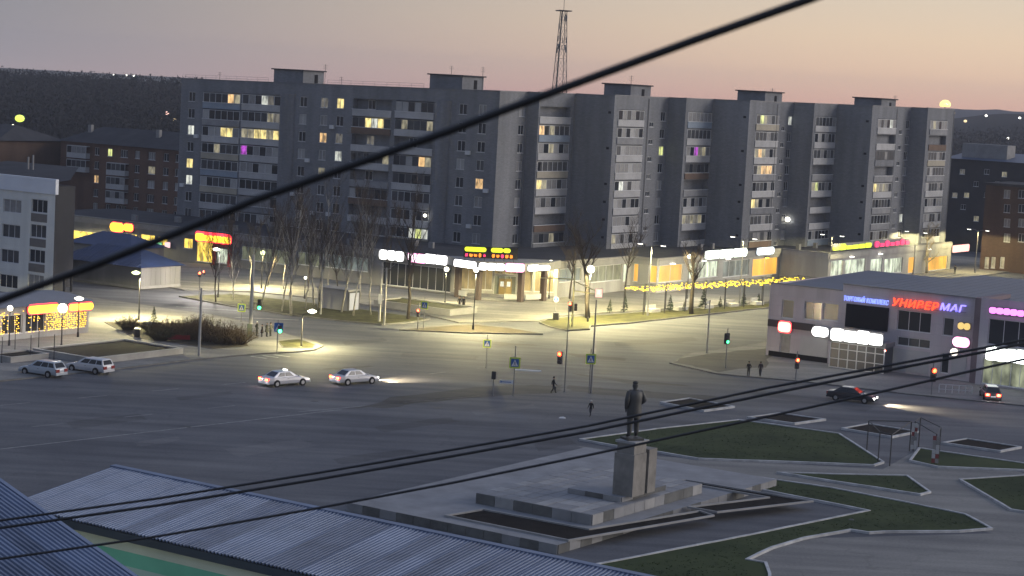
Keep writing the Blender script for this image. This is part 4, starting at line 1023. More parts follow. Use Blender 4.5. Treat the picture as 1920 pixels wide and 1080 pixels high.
# glass entrance porch
h0, h1, za, zb = rect_on('y', UY - 2.6, 1556, 648, 1658, 690)
pc = MB().box(h0 - .2, h1 + .2, UY - 2.9, UY - .31, 3.0, 3.5).build('porch', M['slab'], un)
fr = MB(); npn = 6
for i in range(npn + 1):
    x = h0 + (h1 - h0) * i / npn; fr.box(x - .05, x + .05, UY - 2.68, UY - 2.58, .12, 2.998)
for z in (.12, 1.1, 2.2, 2.9): fr.box(h0 + .051, h1 - .051, UY - 2.67, UY - 2.59, z, z + .08)
fr.build('porch_frame', M['white'], pc)
for i in range(npn):
    x = h0 + (h1 - h0) * i / npn
    for za_, zb_ in ((.21, 1.09), (1.19, 2.19), (2.29, 2.89)): MB().box(x + .06, x + (h1 - h0) / npn - .06, UY - 2.64, UY - 2.62, za_, zb_).build('pane', M['glass2'], pc)
MB().box(h1 + .0, h1 + .06, UY - 2.57, UY - .32, .12, 2.99).build('pane', M['glass2'], pc)
MB().box(h0 + .1, h1 - .1, UY - 2.3, UY - 1.8, 2.9, 2.97).build('porch_lamp', lit('porch_lamp', (1, .96, .86), 3), pc)
lamp_light(un, ((h0 + h1) / 2, UY - 3.6, 2.6), (1, .95, .85), 60, .4)
shop_sign('big white light box over the glass entrance of the department store', 'y', UY - 2.95, (1559, 619, 1656, 643), E_W, lobes=4, rr=.5, jig=.25)
shop_sign('small white oval light box beside the big white one', 'y', UY - .4, (1524, 613, 1554, 631), E_W, rr=.9)
shop_sign('round red light box on the brown fascia of the department store', 'y', UY - .4, (1461, 604, 1483, 622), lit('sign_hotred', (1, .34, .22), 4.5), outline=E_R, rr=.6)
shop_sign('pink oval lamp sign on the department store wall', 'y', UY - .4, (1788, 634, 1817, 649), lit('sign_palepink', (1, .55, .78), 6), outline=E_P, rr=1)
shop_sign('yellow arrow shaped lamps under the lettering', 'y', UY - .3, (1797, 605, 1820, 618), lit('arrow_gold', (1, .70, .22), 1.0), lobes=2, rr=.9)
shop_sign('pale lamp sign over the side door of the department store', 'y', UY - .5, (1783, 653, 1797, 667), lit('lamp_pale', (1, .9, .75), 2.6), rr=1)
shop_sign('violet pink neon strip above the dark shop window', 'y', UY - 1.3, (1856, 579, 1935, 591), E_M, lobes=6, rr=.8, jig=.2)
shop_sign('wide white sign over the lit corner shop beside the side door', 'y', UY - 1.35, (1850, 652, 1945, 680), lit('sign_mintwhite', (.92, 1, .96), 5.5), lobes=5, rr=.4, jig=.2)
lamp_light(un, (ux1 + 5, UY - 4.5, 2.6), (.95, 1, .85), 220, .4); lamp_light(un, (ux1 - .8, UY - 1.6, 4.2), (1, .25, .55), 260, .2)
def text_sign(label, body, px, plane, val, m, slant=0.15, bold=.02):
    h0, h1, z0, z1 = rect_on(plane, val, *px); w, h = h1 - h0, z1 - z0
    cu = bpy.data.curves.new('text', 'FONT'); cu.body = body; cu.size = 1.0; cu.extrude = .06; cu.offset = bold; cu.shear = slant; cu.space_character = 1.12
    to = bpy.data.objects.new('text', cu); COL.objects.link(to)
    bpy.context.view_layer.update()
    me = bpy.data.meshes.new_from_object(to.evaluated_get(bpy.context.evaluated_depsgraph_get()))
    bpy.data.objects.remove(to); bpy.data.curves.remove(cu)
    xs = [v.co.x for v in me.vertices]; ys = [v.co.y for v in me.vertices]; x0_, x1_, y0_, y1_ = min(xs), max(xs), min(ys), max(ys)
    for v in me.vertices:
        X = (v.co.x - x0_) / (x1_ - x0_) * w - w / 2; Z = (v.co.y - y0_) / (y1_ - y0_) * h - h / 2
        v.co = (X, -v.co.z - .1, Z)
    me.materials.clear(); me.materials.append(m); me.name = 'letters'
    org = gp((h0 + h1) / 2, val, (z0 + z1) / 2)
    t = thing('lettering_sign', label, 'sign', org, ANG)
    put('letters', me, t)
    MB().box(-w / 2, w / 2, -.035, .04, -h * .5, -h * .5 + .05).build('rail', M['metal'], t); MB().box(-w / 2, w / 2, -.035, .04, h * .3, h * .3 + .05).build('rail', M['metal'], t)
    return t
text_sign('small ice blue lettering on the department store parapet', 'ТОРГОВЫЙ КОМПЛЕКС', (1583, 556, 1667, 568), 'y', UY - .16, E_LB, .12, .012)
text_sign('large red orange letters of the department store name', 'УНИВЕР', (1674, 563, 1761, 578), 'y', UY - .16, lit('sign_redorange', (1, .055, .015), 3.2), .2, .018)
text_sign('blue violet letters ending the department store name', 'МАГ', (1763, 570, 1812, 584), 'y', UY - .16, lit('sign_violet', (.27, .22, 1), 2.4), .2, .018)

# ---------------- buildings behind on the right
rb_ = thing('brick_house', 'dark red brick house beyond the end of the shop row', 'building', C0, ANG)
RBY = 112.0; rx0 = loc_on(1843, 420, 'y', RBY).x; rz1 = loc_on(1880, 349, 'y', RBY).z
wins = []
for px in (1888, 1915):
    for y in (364, 391, 418, 446):
        h0, h1, z0, z1 = rect_on('y', RBY, px - 6, y - 8, px + 6, y + 8); wins.append((h0 - rx0, h1 - rx0, z0, z1, random.choice(',.c'), 2))
for px in (1850, 1862, 1879):
    h0, h1, z0, z1 = rect_on('y', RBY, px - 4, 482, px + 4, 503); wins.append((h0 - rx0, h1 - rx0, z0, z1, 'd', 1))
facade(rb_, (rx0, RBY, 0), (1, 0, 0), (0, -1, 0), 22, rz1, wins, M['brickd'], 0)
MB().add([(rx0, RBY, 0), (rx0, RBY, rz1), (rx0, RBY + 14, rz1), (rx0, RBY + 14, 0)], [(0, 1, 2, 3)]).build('wall', M['brickd'], rb_)
MB().box(rx0 - .4, rx0 + 22.5, RBY - .4, RBY + 14.4, rz1 + .003, rz1 + .5).build('roof', M['roofdark'], rb_)
db = thing('dark_housing_block', 'dark housing block with a bluish flat roof behind the brick house', 'building', C0, ANG)
DBY = 158.0; dx0 = loc_on(1775, 320, 'y', DBY).x; dz1 = loc_on(1860, 302, 'y', DBY).z
wins = []
for px, y, k in ((1804, 322, 'k'), (1812, 366, 'd'), (1883, 327, 'd'), (1830, 410, 'd'), (1850, 322, '.'), (1830, 345, '.'), (1850, 366, '.'), (1790, 366, 'k'), (1870, 345, '.'), (1806, 388, '.')):
    h0, h1, z0, z1 = rect_on('y', DBY, px - 5, y - 5, px + 5, y + 5); wins.append((h0 - dx0, h1 - dx0, z0, z1, k, 2))
facade(db, (dx0, DBY, 0), (1, 0, 0), (0, -1, 0), 34, dz1, wins, mat('dark_wall', (.05, .05, .055), .9, .2, .5), 0)  # even dark wall colour
MB().add([(dx0 - .5, DBY - .5, dz1 + .003), (dx0 + 34, DBY - .5, dz1 + .003), (dx0 + 34, DBY + 14, dz1 + 1.6), (dx0 - .5, DBY + 14, dz1 + 1.6)], [(0, 1, 2, 3)]).build('roof', mat('blue_lit_roof', (.05, .075, .13), .5, .2, .2), db)  # blue light on this flat roof is put into its colour
MB().box(dx0 + 2, dx0 + 12, DBY + 3, DBY + 8, dz1 + .4, dz1 + 3.4).build('roof_house', M['slab'], db)

# ---------------- radio mast behind the block
mp = at_dist(1047, 200, 470); mp.z = 0
mt_ = thing('radio_mast', 'tapering lattice radio mast rising behind the apartment block', 'mast', mp, R(20))
mtop = at_dist(1057, 22, 470).z
hw = lambda z: 2.5 - 1.9 * z / mtop
for i, (sx, sy) in enumerate(((1, 1), (1, -1), (-1, -1), (-1, 1))):
    MB().tube((sx * hw(0), sy * hw(0), 0), (sx * hw(mtop), sy * hw(mtop), mtop), .10 if i != 2 else .26, .08 if i != 2 else .18, n=5).build('leg', M['black'], mt_)
lv = [mtop * (1 - (1 - i / 13) ** 1.0) for i in range(14)]
br_ = MB(); cs_ = ((1, 1), (1, -1), (-1, -1), (-1, 1))
for i in range(13):
    za, zb = lv[i], lv[i + 1]
    for k in range(4):
        p, q = cs_[k], cs_[(k + 1) % 4]
        br_.tube((p[0] * hw(za), p[1] * hw(za), za), (q[0] * hw(zb), q[1] * hw(zb), zb), .035, n=4); br_.tube((q[0] * hw(za), q[1] * hw(za), za), (p[0] * hw(zb), p[1] * hw(zb), zb), .035, n=4)
        br_.tube((p[0] * hw(zb), p[1] * hw(zb), zb), (q[0] * hw(zb), q[1] * hw(zb), zb), .035, n=4)
tag(br_.build('bracing', M['metal'], mt_), kind='stuff')
MB().box(-1.5, 1.5, -1.5, 1.5, mtop, mtop + .25).build('platform', M['black'], mt_)
MB().tube((0, 0, mtop + .2), (0, 0, mtop + 4.2), .06, n=5).build('antenna_rod', M['black'], mt_)
for i in range(14):
    z = mtop - (.9, 3.5, 6, 8, 9)[i % 5] - random.random(); a = random.uniform(0, 6.28); r = hw(z) * 1.3
    MB().box(-.15, .15, -.08, .08, 0, 1.3).build('antenna_panel', M['slab'], mt_, (r * math.cos(a), r * math.sin(a), z - .6), a)

# ---------------- monument
mo = thing('monument', 'stepped stone monument base with tall square pedestal in the park', 'monument', C0, ANG)
STONE = mat('granite', (.22, .22, .225), .75, .25, .5, .15); STONE2 = mat('granite_dark', (.13, .13, .125), .8, .35, .6, .2); STONE3 = mat('granite_pale', (.28, .275, .27), .75, .25, .6, .1)
PST = mat('pedestal_stone', (.23, .215, .195), .8, .3, .8, .2)
Z1, Z2, Z3 = .6, 1.3, 1.65
pa = ab(640, 944, Z1); pb_ = ab(1046, 1022, Z1); pc_ = ab(1500, 944, Z1)
px0, px1, py0, py1 = pa[0], pb_[0], pb_[1], -112.5
def tier(name, x0, x1, y0, y1, z0, z1, parent, top=STONE, faces='fr', sl=1.35):
    t = MB().box(x0, x1, y0, y1, z0, z1).build(name, top, parent)
    ms = [STONE, STONE2, STONE2, STONE3]
    n = max(2, int((x1 - x0) / sl)); w = (x1 - x0) / n
    for i in range(n): MB().box(x0 + i * w + .015, x0 + (i + 1) * w - .015, y0 - .05 - random.random() * .02, y0 - .001, z0 + .01, z1 + .012).build('facing_stone', random.choice(ms), t)
    n = max(2, int((y1 - y0) / sl)); w = (y1 - y0) / n
    for i in range(n): MB().box(x1 + .001, x1 + .05 + random.random() * .02, y0 + i * w + .015, y0 + (i + 1) * w - .015, z0 + .01, z1 + .012).build('facing_stone', random.choice(ms), t)
    return t
t1 = tier('platform', px0, px1, py0, py1, 0.0, Z1, mo)
qa, qb, qc = ab(880, 928, Z2), ab(1110, 966, Z2), ab(1400, 922, Z2)
t2 = tier('upper_step', qa[0], qb[0], qb[1], qc[1], Z1 + .001, Z2, mo)
ra, rb2, rc = ab(1068, 914, Z3), ab(1165, 933, Z3), ab(1270, 914, Z3)
t3 = tier('pedestal_step', ra[0], rb2[0], rb2[1], rc[1], Z2 + .001, Z3, mo)
# paving slabs on the upper step
for i in range(10):
    for j in range(10):
        xa, xb = qa[0] + (qb[0] - qa[0]) * i / 10, qa[0] + (qb[0] - qa[0]) * (i + 1) / 10; ya, yb = qb[1] + (qc[1] - qb[1]) * j / 10, qb[1] + (qc[1] - qb[1]) * (j + 1) / 10
        if xa > ra[0] - .8 and ya > rb2[1] - .8 and xb < rb2[0] + .3 and yb < rc[1] + .3: continue
        MB().box(xa + .03, xb - .03, ya + .03, yb - .03, Z2 + .002, Z2 + .02 + random.random() * .012).build('paving_slab', random.choice((STONE, STONE3, STONE)), t2)
# planting troughs with stone rims
for P in ([(833, 966), (906, 954), (1104, 991), (1312, 957), (1340, 966), (1066, 1013)], [(1262, 901), (1286, 899), (1526, 939), (1345, 960), (1288, 950), (1438, 932)]):
    Q = ccw([Vector(ab(x, y, Z1 + .1)) for x, y in P])
    rbm, I = ring([Vector((p.x, p.y)) for p in Q], .14, Z1 + .001, Z1 + .13)
    tr = rbm.build('trough_rim', STONE3, t1); MB().poly([(p.x, p.y, Z1 + .02) for p in I]).build('soil', M['soil'], tr)
# pedestal: main block, slot, side pillar
ea, eb = ab(1156, 924, Z3), ab(1185, 933, Z3)
ex0, ex1, ey0 = ea[0] - .0, eb[0], eb[1]
pw_ = ex1 - ex0
ptop = above(1188, 824, gp(ex0 + pw_ / 2, ey0 + 1.0))
MB().box(ex0, ex1, ey0, ey0 + 1.7, Z3 + .001, ptop - .9).build('pedestal', PST, mo)
MB().box(ex0 + .12, ex1 - .1, ey0 + .1, ey0 + 1.75, ptop - .899, ptop - .16).build('pedestal_cap', PST, mo)
MB().box(ex0 + .0, ex1 + .02, ey0 - .0, ey0 + 1.9, ptop - .158, ptop).build('pedestal_cap', STONE3, mo)
MB().box(ex0 + .25, ex1 - .35, ey0 + 1.7, ey0 + 2.1, Z3 + .001, ptop - 1.0).build('slot_wall', STONE2, mo)
MB().box(ex0 + .05, ex1 - .02, ey0 + 2.1, ey0 + 3.2, Z3 + .001, ptop - .75).build('side_pillar', PST, mo)
MB().box(ex0 - .02, ex0 + .0 - .001, ey0 + .35, ey0 + 1.3, Z3 + 1.8, Z3 + 2.6).build('plaque', mat('bronze', (.10, .08, .05), .4, .2, 3, metal=.7), mo)
STAT = (gp(ex0 + pw_ / 2, ey0 + .95, ptop), ptop)
# litter and stone fragments near the monument
for px, py, z, s in ((1118, 893, Z1, .5), (1047, 784, 0, .45), (1590, 935 + 40, .1, .3)):
    p = G(px, py, z); o = MB().add([(0, 0, 0), (s * 1.4, 0, 0), (s * 1.5, s * .7, 0), (.1, s * .8, 0), (s * .3, s * .2, s * .25), (s, s * .4, s * .3)], [(0, 1, 5, 4), (1, 2, 5), (2, 3, 4, 5), (3, 0, 4), (0, 3, 2, 1)]).build('paper_scrap' if z == 0 else 'stone_fragment', M['white'] if z == 0 else STONE2, None, p)
    tag(o, {1118: 'flat dark stone fragment lying beside the pedestal', 1047: 'crumpled white paper scrap on the open asphalt', 1590: 'small stone fragment on the lawn edge'}[px], 'litter')

# ---------------- near corrugated roofs (bottom left)
CORR = mat('corrugated_steel', (.14, .18, .27), .5, .25, .35, metal=.3)
CORR2 = mat('corrugated_steel_b', (.115, .145, .215), .55, .3, .5, metal=.3)
hall = thing('market_hall', 'low hall with blue grey corrugated metal roof and cream and green striped wall', 'building', C0, ANG)
ZF, ZN = 9.6, 8.7
fl_ = ab(210, 876, ZF); fr_ = ab(1180, 1078, ZF); nl_ = ab(100, 967, ZN)
hb_f, hb_n = fl_[1], nl_[1]
ha0, ha1 = fl_[0], fr_[0] + 9
def sheet_mesh(w, L_, dz, rib=.21, hh=.065):
    """one trapezoid-ribbed sheet: width along x, running along y, rising dz"""
    xs = []; n = max(1, round(w / rib)); r = w / n
    for i in range(n): xs += [(i * r, 0), (i * r + r * .42, 0), (i * r + r * .52, hh), (i * r + r * .88, hh)]
    xs.append((w, 0)); k = len(xs)
    mb = MB(); mb.add([(x, 0, z) for x, z in xs] + [(x, L_, z + dz) for x, z in xs], [(i, i + 1, k + i + 1, k + i) for i in range(k - 1)])
    mb.add([(x, 0, z - .03) for x, z in xs] + [(x, 0, z) for x, z in xs], [(i, i + 1, k + i + 1, k + i) for i in range(k - 1)])
    return mb
sw = 1.05; sm = [sheet_mesh(sw, hb_f - hb_n, ZF - ZN).mesh('roof_sheet', m) for m in (CORR, CORR2)]
k = 0; x = ha0
while x < ha1:
    put('roof_sheet', sm[random.random() < .3], hall, (x, hb_n, ZN + (.012 if k % 2 else 0))); x += sw - .03; k += 1
MB().box(ha0 - .1, ha1, hb_f - .05, hb_f + .35, ZF - .1, ZF + .09).build('ridge_cap', CORR, hall)
MB().box(ha0, ha1, hb_n + .02, hb_n + .2, ZN - .42, ZN - .06).build('fascia_board', mat('dark_fascia', (.045, .06, .075), .7, .15, .8), hall)
yw = hb_n + .32
CREAM = mat('cream_paint', (.72, .76, .60), .7, .1, .4); GREEN = mat('green_paint', (.20, .60, .40), .65, .12, .4); PALEG = mat('pale_green_paint', (.52, .68, .58), .7, .1, .4)
MB().box(ha0, ha1, hb_n + .19, yw + .3, ZN - .46, ZN - .421).build('soffit', M['panel'], hall)
for n_, z0, z1, m in (('wall_band', ZN - .95, ZN - .462, CREAM), ('wall_band', ZN - 1.6, ZN - .952, GREEN), ('wall', 0, ZN - 1.602, PALEG)):
    MB().box(ha0 + .3, ha1, yw, yw + .3, z0, z1).build(n_, m, hall)
MB().box(ha0 + .3, ha0 + .6, yw + .31, hb_f - .1, 0, ZN - .1).build('wall', PALEG, hall)
MB().box(ha0 + .3, ha1, hb_f - .4, hb_f - .1, 0, ZF - .15).build('wall', PALEG, hall)
# second roof, falling towards the first
P0 = G(0, 905, 11.2); P1 = on_plane(246, 1080, P0, B)
v2 = P1 - P0; L2 = v2.length * 1.7; v2n = v2.normalized()
ann = thing('side_roof', 'sloping corrugated roof meeting the market hall roof from the side', 'building', P0 - v2n * 2.0, 0)
nb = -B
rs_ = MB(); wv = 1.05
dzl = v2n.z * (L2 + 4); run = math.hypot(v2n.x, v2n.y) * (L2 + 4)
s2 = [sheet_mesh(wv, run, dzl, .262, .075).mesh('roof_sheet', m) for m in (CORR, CORR2)]
az = math.atan2(v2n.y, v2n.x)
for i in range(16):
    o = put('roof_sheet', s2[random.random() < .3], ann, nb * (wv - .02) * i + Vector((0, 0, .012 * (i % 2))), az - math.pi / 2)
    o.location += nb * 0
e = MB().obox((0, 0, -.05), v2n * (L2 + 4), B * .22, (0, 0, .12)).build('verge_trim', CORR, ann)
MB().obox(Vector((0, 0, -.4)) - B * .02, v2n * (L2 + 4), B * .05, (0, 0, .33)).build('barge_board', MATS['dark_fascia'], ann)
bwv = MB(); q0 = Vector((0, 0, 0)) - B * .5; q1 = q0 + v2n * (L2 + 4); zb_ = -(P0 - v2n * 2.0).z
bwv.quad(q0 + Vector((0, 0, -.1)), q1 + Vector((0, 0, -.1)), Vector((q1.x, q1.y, zb_)), Vector((q0.x, q0.y, zb_))); bwv.build('gable_wall', CREAM, ann)

# ================================================================== STREET FURNITURE
LAMPK = 2.2
GLOBE = lit('lamp_globe', (1, .95, .74), 5.0); GLOBEG = lit('lamp_globe_greenish', (.88, 1, .45), 4.0); COBRA = lit('lamp_led', (1, .97, .85), 8.0)
LCOL = (1, .87, .43)
def globe_lamp(label, base_px, top_y, power, z=.12, polem=None, gm=None, r=.33, arm=0.0, shape='globe', colr=LCOL):
    b = G(*base_px, z); h = max(2.5, above(base_px[0] + .056 * (base_px[1] - top_y), top_y, b) - z)
    t = thing('street_lamp', label, 'street lamp', b, 0)
    pm = polem or M['black']
    MB().lathe([(.14, 0), (.12, .5), (.075, .6), (.055, h - r)], n=8).build('pole', pm, t)
    if arm: MB().tube((0, 0, h - r * 1.2), (arm, 0, h - .02), .035, n=5).build('arm', pm, t)
    if shape == 'globe': MB().ball((arm, 0, h), r, 12, 8).build('globe', gm or GLOBE, t, smooth=True)
    else: MB().lathe([(.08, h + .25), (.5, h + .05), (.52, h), (.3, h - .16), (.02, h - .22)], (arm, 0, 0), 12).build('globe', gm or GLOBE, t, smooth=True)
    MB().lathe([(.12, h - r * 1.08), (.16, h - r * .9)], (arm, 0, 0), 8).build('collar', pm, t)
    if power: lamp_light(t, (arm, 0, h - .75 if shape != 'globe' else h - r - .15), colr, power * LAMPK, .3, down=172)
    return t
def mast_lamp(label, base_px, top_y, power, heads=2, az=0.0, reach=1.5, z=.12, pm=None, colr=LCOL):
    b = G(*base_px, z); h = above(base_px[0] + .056 * (base_px[1] - top_y), top_y, b) - z
    t = thing('mast_lamp', label, 'street lamp', b, az); pm = pm or M['metal']
    MB().lathe([(.17, 0), (.15, .8), (.10, .9), (.065, h)], n=8).build('pole', pm, t)
    for s in ((1, -1) if heads == 2 else (1,)):
        MB().path([(0, 0, h - .3), (s * reach * .4, 0, h + .1), (s * reach, 0, h + .15)], .04, 5).build('arm', pm, t)
        hd = MB().box(s * reach - .12 if s > 0 else s * reach - .6, s * reach + .6 if s > 0 else s * reach + .12, -.17, .17, h + .08, h + .22).build('lamp_head', pm, t)
        c = s * (reach + .25); MB().box(c - .3, c + .3, -.14, .14, h + .03, h + .078).build('diffuser', COBRA, hd)
        lamp_light(t, (c, 0, h - .15), colr, power * LAMPK, .2, down=172)
    return t
globe_lamp('globe lamp at the corner of the yellow lit shops', (122, 476), 418, 4500)
globe_lamp('globe lamp before the blue roofed kiosk', (260, 600), 512, 8000, gm=GLOBEG, arm=-.5, shape='disc')
globe_lamp('greenish globe lamp among the birches', (490, 541), 474, 6500, gm=GLOBEG)
globe_lamp('white disc lamp before the red market entrance', (409, 558), 468, 4500, arm=-.5, shape='disc', colr=(1, .9, .8))
globe_lamp('short lamp post by the birch verge', (571, 560), 521, 120, r=.2)
fb_ = globe_lamp('black lamp post with tilted flood head on the corner pavement', (565, 650), 583, 3600, arm=1.0, shape='disc')
globe_lamp('globe lamp between the planter and the pavilion', (834, 572), 505, 3000)
globe_lamp('tall black globe lamp on the bare dirt island', (887, 618), 506, 13000)
globe_lamp('globe lamp at the street tree corner of the pavilion', (1029, 560), 492, 1500)
globe_lamp('globe lamp beside the orange lit shop wall', (1288, 560), 481, 1200, colr=(1, .97, .85))
globe_lamp('large yellowish globe lamp above the signal gantry verge', (1102, 603), 505, 13000, z=.16, r=.5)
mast_lamp('double armed lamp before the orange shop wall', (1214, 592), 460, 6500, az=ANG)
mast_lamp('double armed lamp before the glazed shop front', (1386, 575), 447, 2800, az=ANG)
mast_lamp('double armed lamp before the white lit shops', (1554, 532), 442, 1200, az=ANG)
mast_lamp('double armed lamp beside the pale bare tree', (1712, 514), 436, 800, az=ANG)
mast_lamp('double armed lamp before the dark brick house', (1828, 512), 432, 1500, az=ANG)
for i, (px, by, ty, r, pw) in enumerate(((17, 648, 578, .38, 150), (115, 655, 578, .62, 260), (146, 632, 560, .5, 200))):
    globe_lamp(('small white globe lamp before the dark cafe window', 'large white globe lamp before the cafe sign', 'white disc lamp behind the corner of the cafe')[i], (px, by), ty, pw, r=r * .8, colr=(1, .93, .85), shape='globe' if i < 2 else 'disc')

def wall_spot(label, p, n_, power, s=.3, colr=(1, .95, .85), m=None):
    t = thing('wall_lamp', label, 'lamp', p, math.atan2(n_.y, n_.x) + math.pi / 2)
    MB().box(-.06, .06, -.35, .0, .05, .12).build('bracket', M['black'], t)
    MB().ball((0, -.45, 0), s, 10, 6).build('globe', m or lit('wall_globe', (1, .95, .8), 5), t, smooth=True)
    if power: lamp_light(t, (0, -.45 - s - .15, -.1), colr, power, .15)
    return t
sgs = [s for s in segs if s[0] == 'B']
q = loc_on(1472, 411, 'x', sgs[4][1]); wall_spot('bright round wall lamp low on the saw tooth wing', gp(sgs[4][1], q.y, q.z), A, 260, .42)
q = loc_on(800, 404, 'y', 0); wall_spot('small cold lamp on the long wing beside the stair rib', gp(q.x, -.02, q.z), -B, 25, .26)
q = loc_on(1075, 307, 'x', sgs[1][1]); wall_spot('small pale lamp at the edge of the first balcony column', gp(sgs[1][1], q.y, q.z), A, 18, .2)
q = loc_on(1708, 232, 'x', sgs[6][1]); q = loc_on(1772, 198, 'x', sgs[7][1] - 1)
rl_ = thing('roof_lamp', 'bright yellowish floodlight on the roof end of the apartment block', 'lamp', gp(sgs[7][1] - 1, q.y, zr_of(q.y)), 0)
MB().tube((0, 0, -.2), (0, 0, .5), .06, n=6).build('bracket', M['black'], rl_)
MB().lathe([(.85, .35), (1.05, .6), (.95, 1.15), (.5, 1.55), (.02, 1.65)], n=12).build('globe', lit('roof_flood', (1, .84, .30), 1.5), rl_, smooth=True)
lamp_light(rl_, (0, -1.2, 1.0), (1, .9, .5), 60, .3)
# far street lamps
for i, (px, py, d, s, m) in enumerate(((37, 222, 520, 1.3, lit('far_lime', (.75, .95, .12), 1.6)), (24, 236, 500, .5, GLOBE), (213, 140, 950, .22, COBRA), (237, 141, 950, .4, COBRA), (251, 142, 950, .35, COBRA), (313, 212, 700, .8, lit('far_pink', (1, .6, .5), 2)), (256, 222, 700, .6, lit('far_gold', (1, .75, .4), 1.6)), (281, 222, 700, .7, MATS['far_gold']), (301, 223, 700, .6, MATS['far_gold']), (328, 225, 700, .8, MATS['far_gold']), (1788, 212, 900, .7, MATS['far_gold']), (1810, 227, 900, .8, MATS['far_gold']), (1849, 217, 1000, .6, COBRA), (1890, 259, 900, .6, COBRA), (1912, 221, 1000, .6, COBRA), (200, 229, 650, .5, GLOBE))):
    p = at_dist(px, py, d); zb = max(0.0, p.z - 9)
    t = thing('far_lamp', ('lime glowing floodlight above the dark housing roofs', 'white lamp beside the lime floodlight', *['distant lamp glowing on the wooded ridge'] * 14)[i], 'street lamp', (p.x, p.y, 0), 0, None if i < 2 else 'distant lamps on the hills')
    MB().tube((0, 0, 0), (0, 0, p.z), .09, n=4).build('pole', M['black'], t); MB().ball((0, 0, p.z), s, 8, 6, .75).build('globe', m, t)

# ---- crossing signs
LIME = mat('sign_lime_border', (.50, .62, .06), .5, 0); SBLUE = mat('sign_blue_face', (.02, .10, .34), .5, 0); SWHITE = mat('sign_white_face', (.7, .7, .7), .5, 0); SBLK = mat('sign_black', (.015, .015, .015), .6, 0)
def crossing_face(parent, z, s, yaw, border=True, off=(0, 0)):
    f = slab_shape(rounded(s, s, .1, 3), -.012, .012).build('sign_face', LIME if border else SBLUE, parent, (off[0], off[1], z), yaw)
    k = .72 if border else .97
    for side in (-1, 1):
        slab_shape(rounded(s * k, s * k, .08, 3), side * .017 - .003, side * .017 + .003).build('blue_field', SBLUE, f)
        slab_shape([(-s * k * .42, -s * k * .40), (s * k * .42, -s * k * .40), (0, s * k * .42)], side * .024 - .002, side * .024 + .002).build('white_triangle', SWHITE, f)
        mb = MB(); y = side * .029
        u = s * k
        mb.ball((0, y, u * .16), u * .05, 6, 4); mb.box(-u * .04, u * .04, y - .002, y + .002, -u * .08, u * .11)
        for a, b in (((0, -.08), (-.12, -.34)), ((0, -.08), (.13, -.34)), ((0, .08), (-.12, -.06)), ((0, .08), (.12, -.04))):
            mb.tube((u * a[0], y, u * a[1]), (u * b[0], y, u * b[1]), u * .03, n=4)
        mb.build('walker_symbol', SBLK, f)
    return f
def post(t, h, r=.045, m=None): return MB().lathe([(r * 1.6, 0), (r * 1.6, .08), (r, .1), (r, h)], n=7).build('post', m or M['metal'], t)
def sign_post(label, base_px, sy, s=.9, yaw=0.0, z=.12, extra=None, h_extra=.5):
    b = G(*base_px, z); zc = above(base_px[0], sy, b) - z
    t = thing('crossing_sign', label, 'road sign', b, 0); post(t, zc + s / 2 + h_extra)
    crossing_face(t, zc, s, yaw, off=(0, -.07)); return t, zc
sign_post('lime framed crossing sign beside the concrete pole', (452, 604), 577, .95, R(-8))
sign_post('lime framed crossing sign beside the red signal before the planter', (794, 616), 572, .95, R(-25))
sign_post('lime framed crossing sign hanging over the carriageway', (911, 690), 644, .85, R(6), 0)
t_, zc_ = sign_post('lime framed crossing sign above a white direction board', (962, 742), 680, 1.05, R(4), 0, None, 1.1)
MB().box(-1.35, -.05, -.09, -.06, zc_ - 2.05, zc_ - 1.7).build('direction_board', SWHITE, t_)
MB().box(-1.2, -.25, -.095, -.091, zc_ - 1.92, zc_ - 1.85).build('board_arrow', SBLUE, t_)
slab_shape([(-1.32, zc_ - 1.885), (-1.17, zc_ - 1.78), (-1.17, zc_ - 1.99)], -.096, -.0915).build('arrow_head', SBLUE, t_)
MB().obox((.06, -.1, zc_ - .72), (2.5, .3, -.05), (0, .35, .02), (0, 0, .07)).build('white_board', SWHITE, t_)
sign_post('lime framed crossing sign fixed beside the tall lamp mast', (1104, 737), 673, 1.0, R(8), 0)
rs2 = G(1041, 592, .12); t = thing('round_sign', 'round blue sign with white arrow on the plaza', 'road sign', rs2); post(t, 2.4)
MB().lathe([(.36, -.015), (.36, .015)], (0, -.07, 2.15), 14, 'y').build('sign_face', SWHITE, t); MB().lathe([(.31, -.02), (.31, -.016)], (0, -.07, 2.15), 14, 'y').build('blue_field', SBLUE, t); MB().box(-.05, .05, -.1, -.092, 1.95, 2.35).build('white_arrow', SWHITE, t)
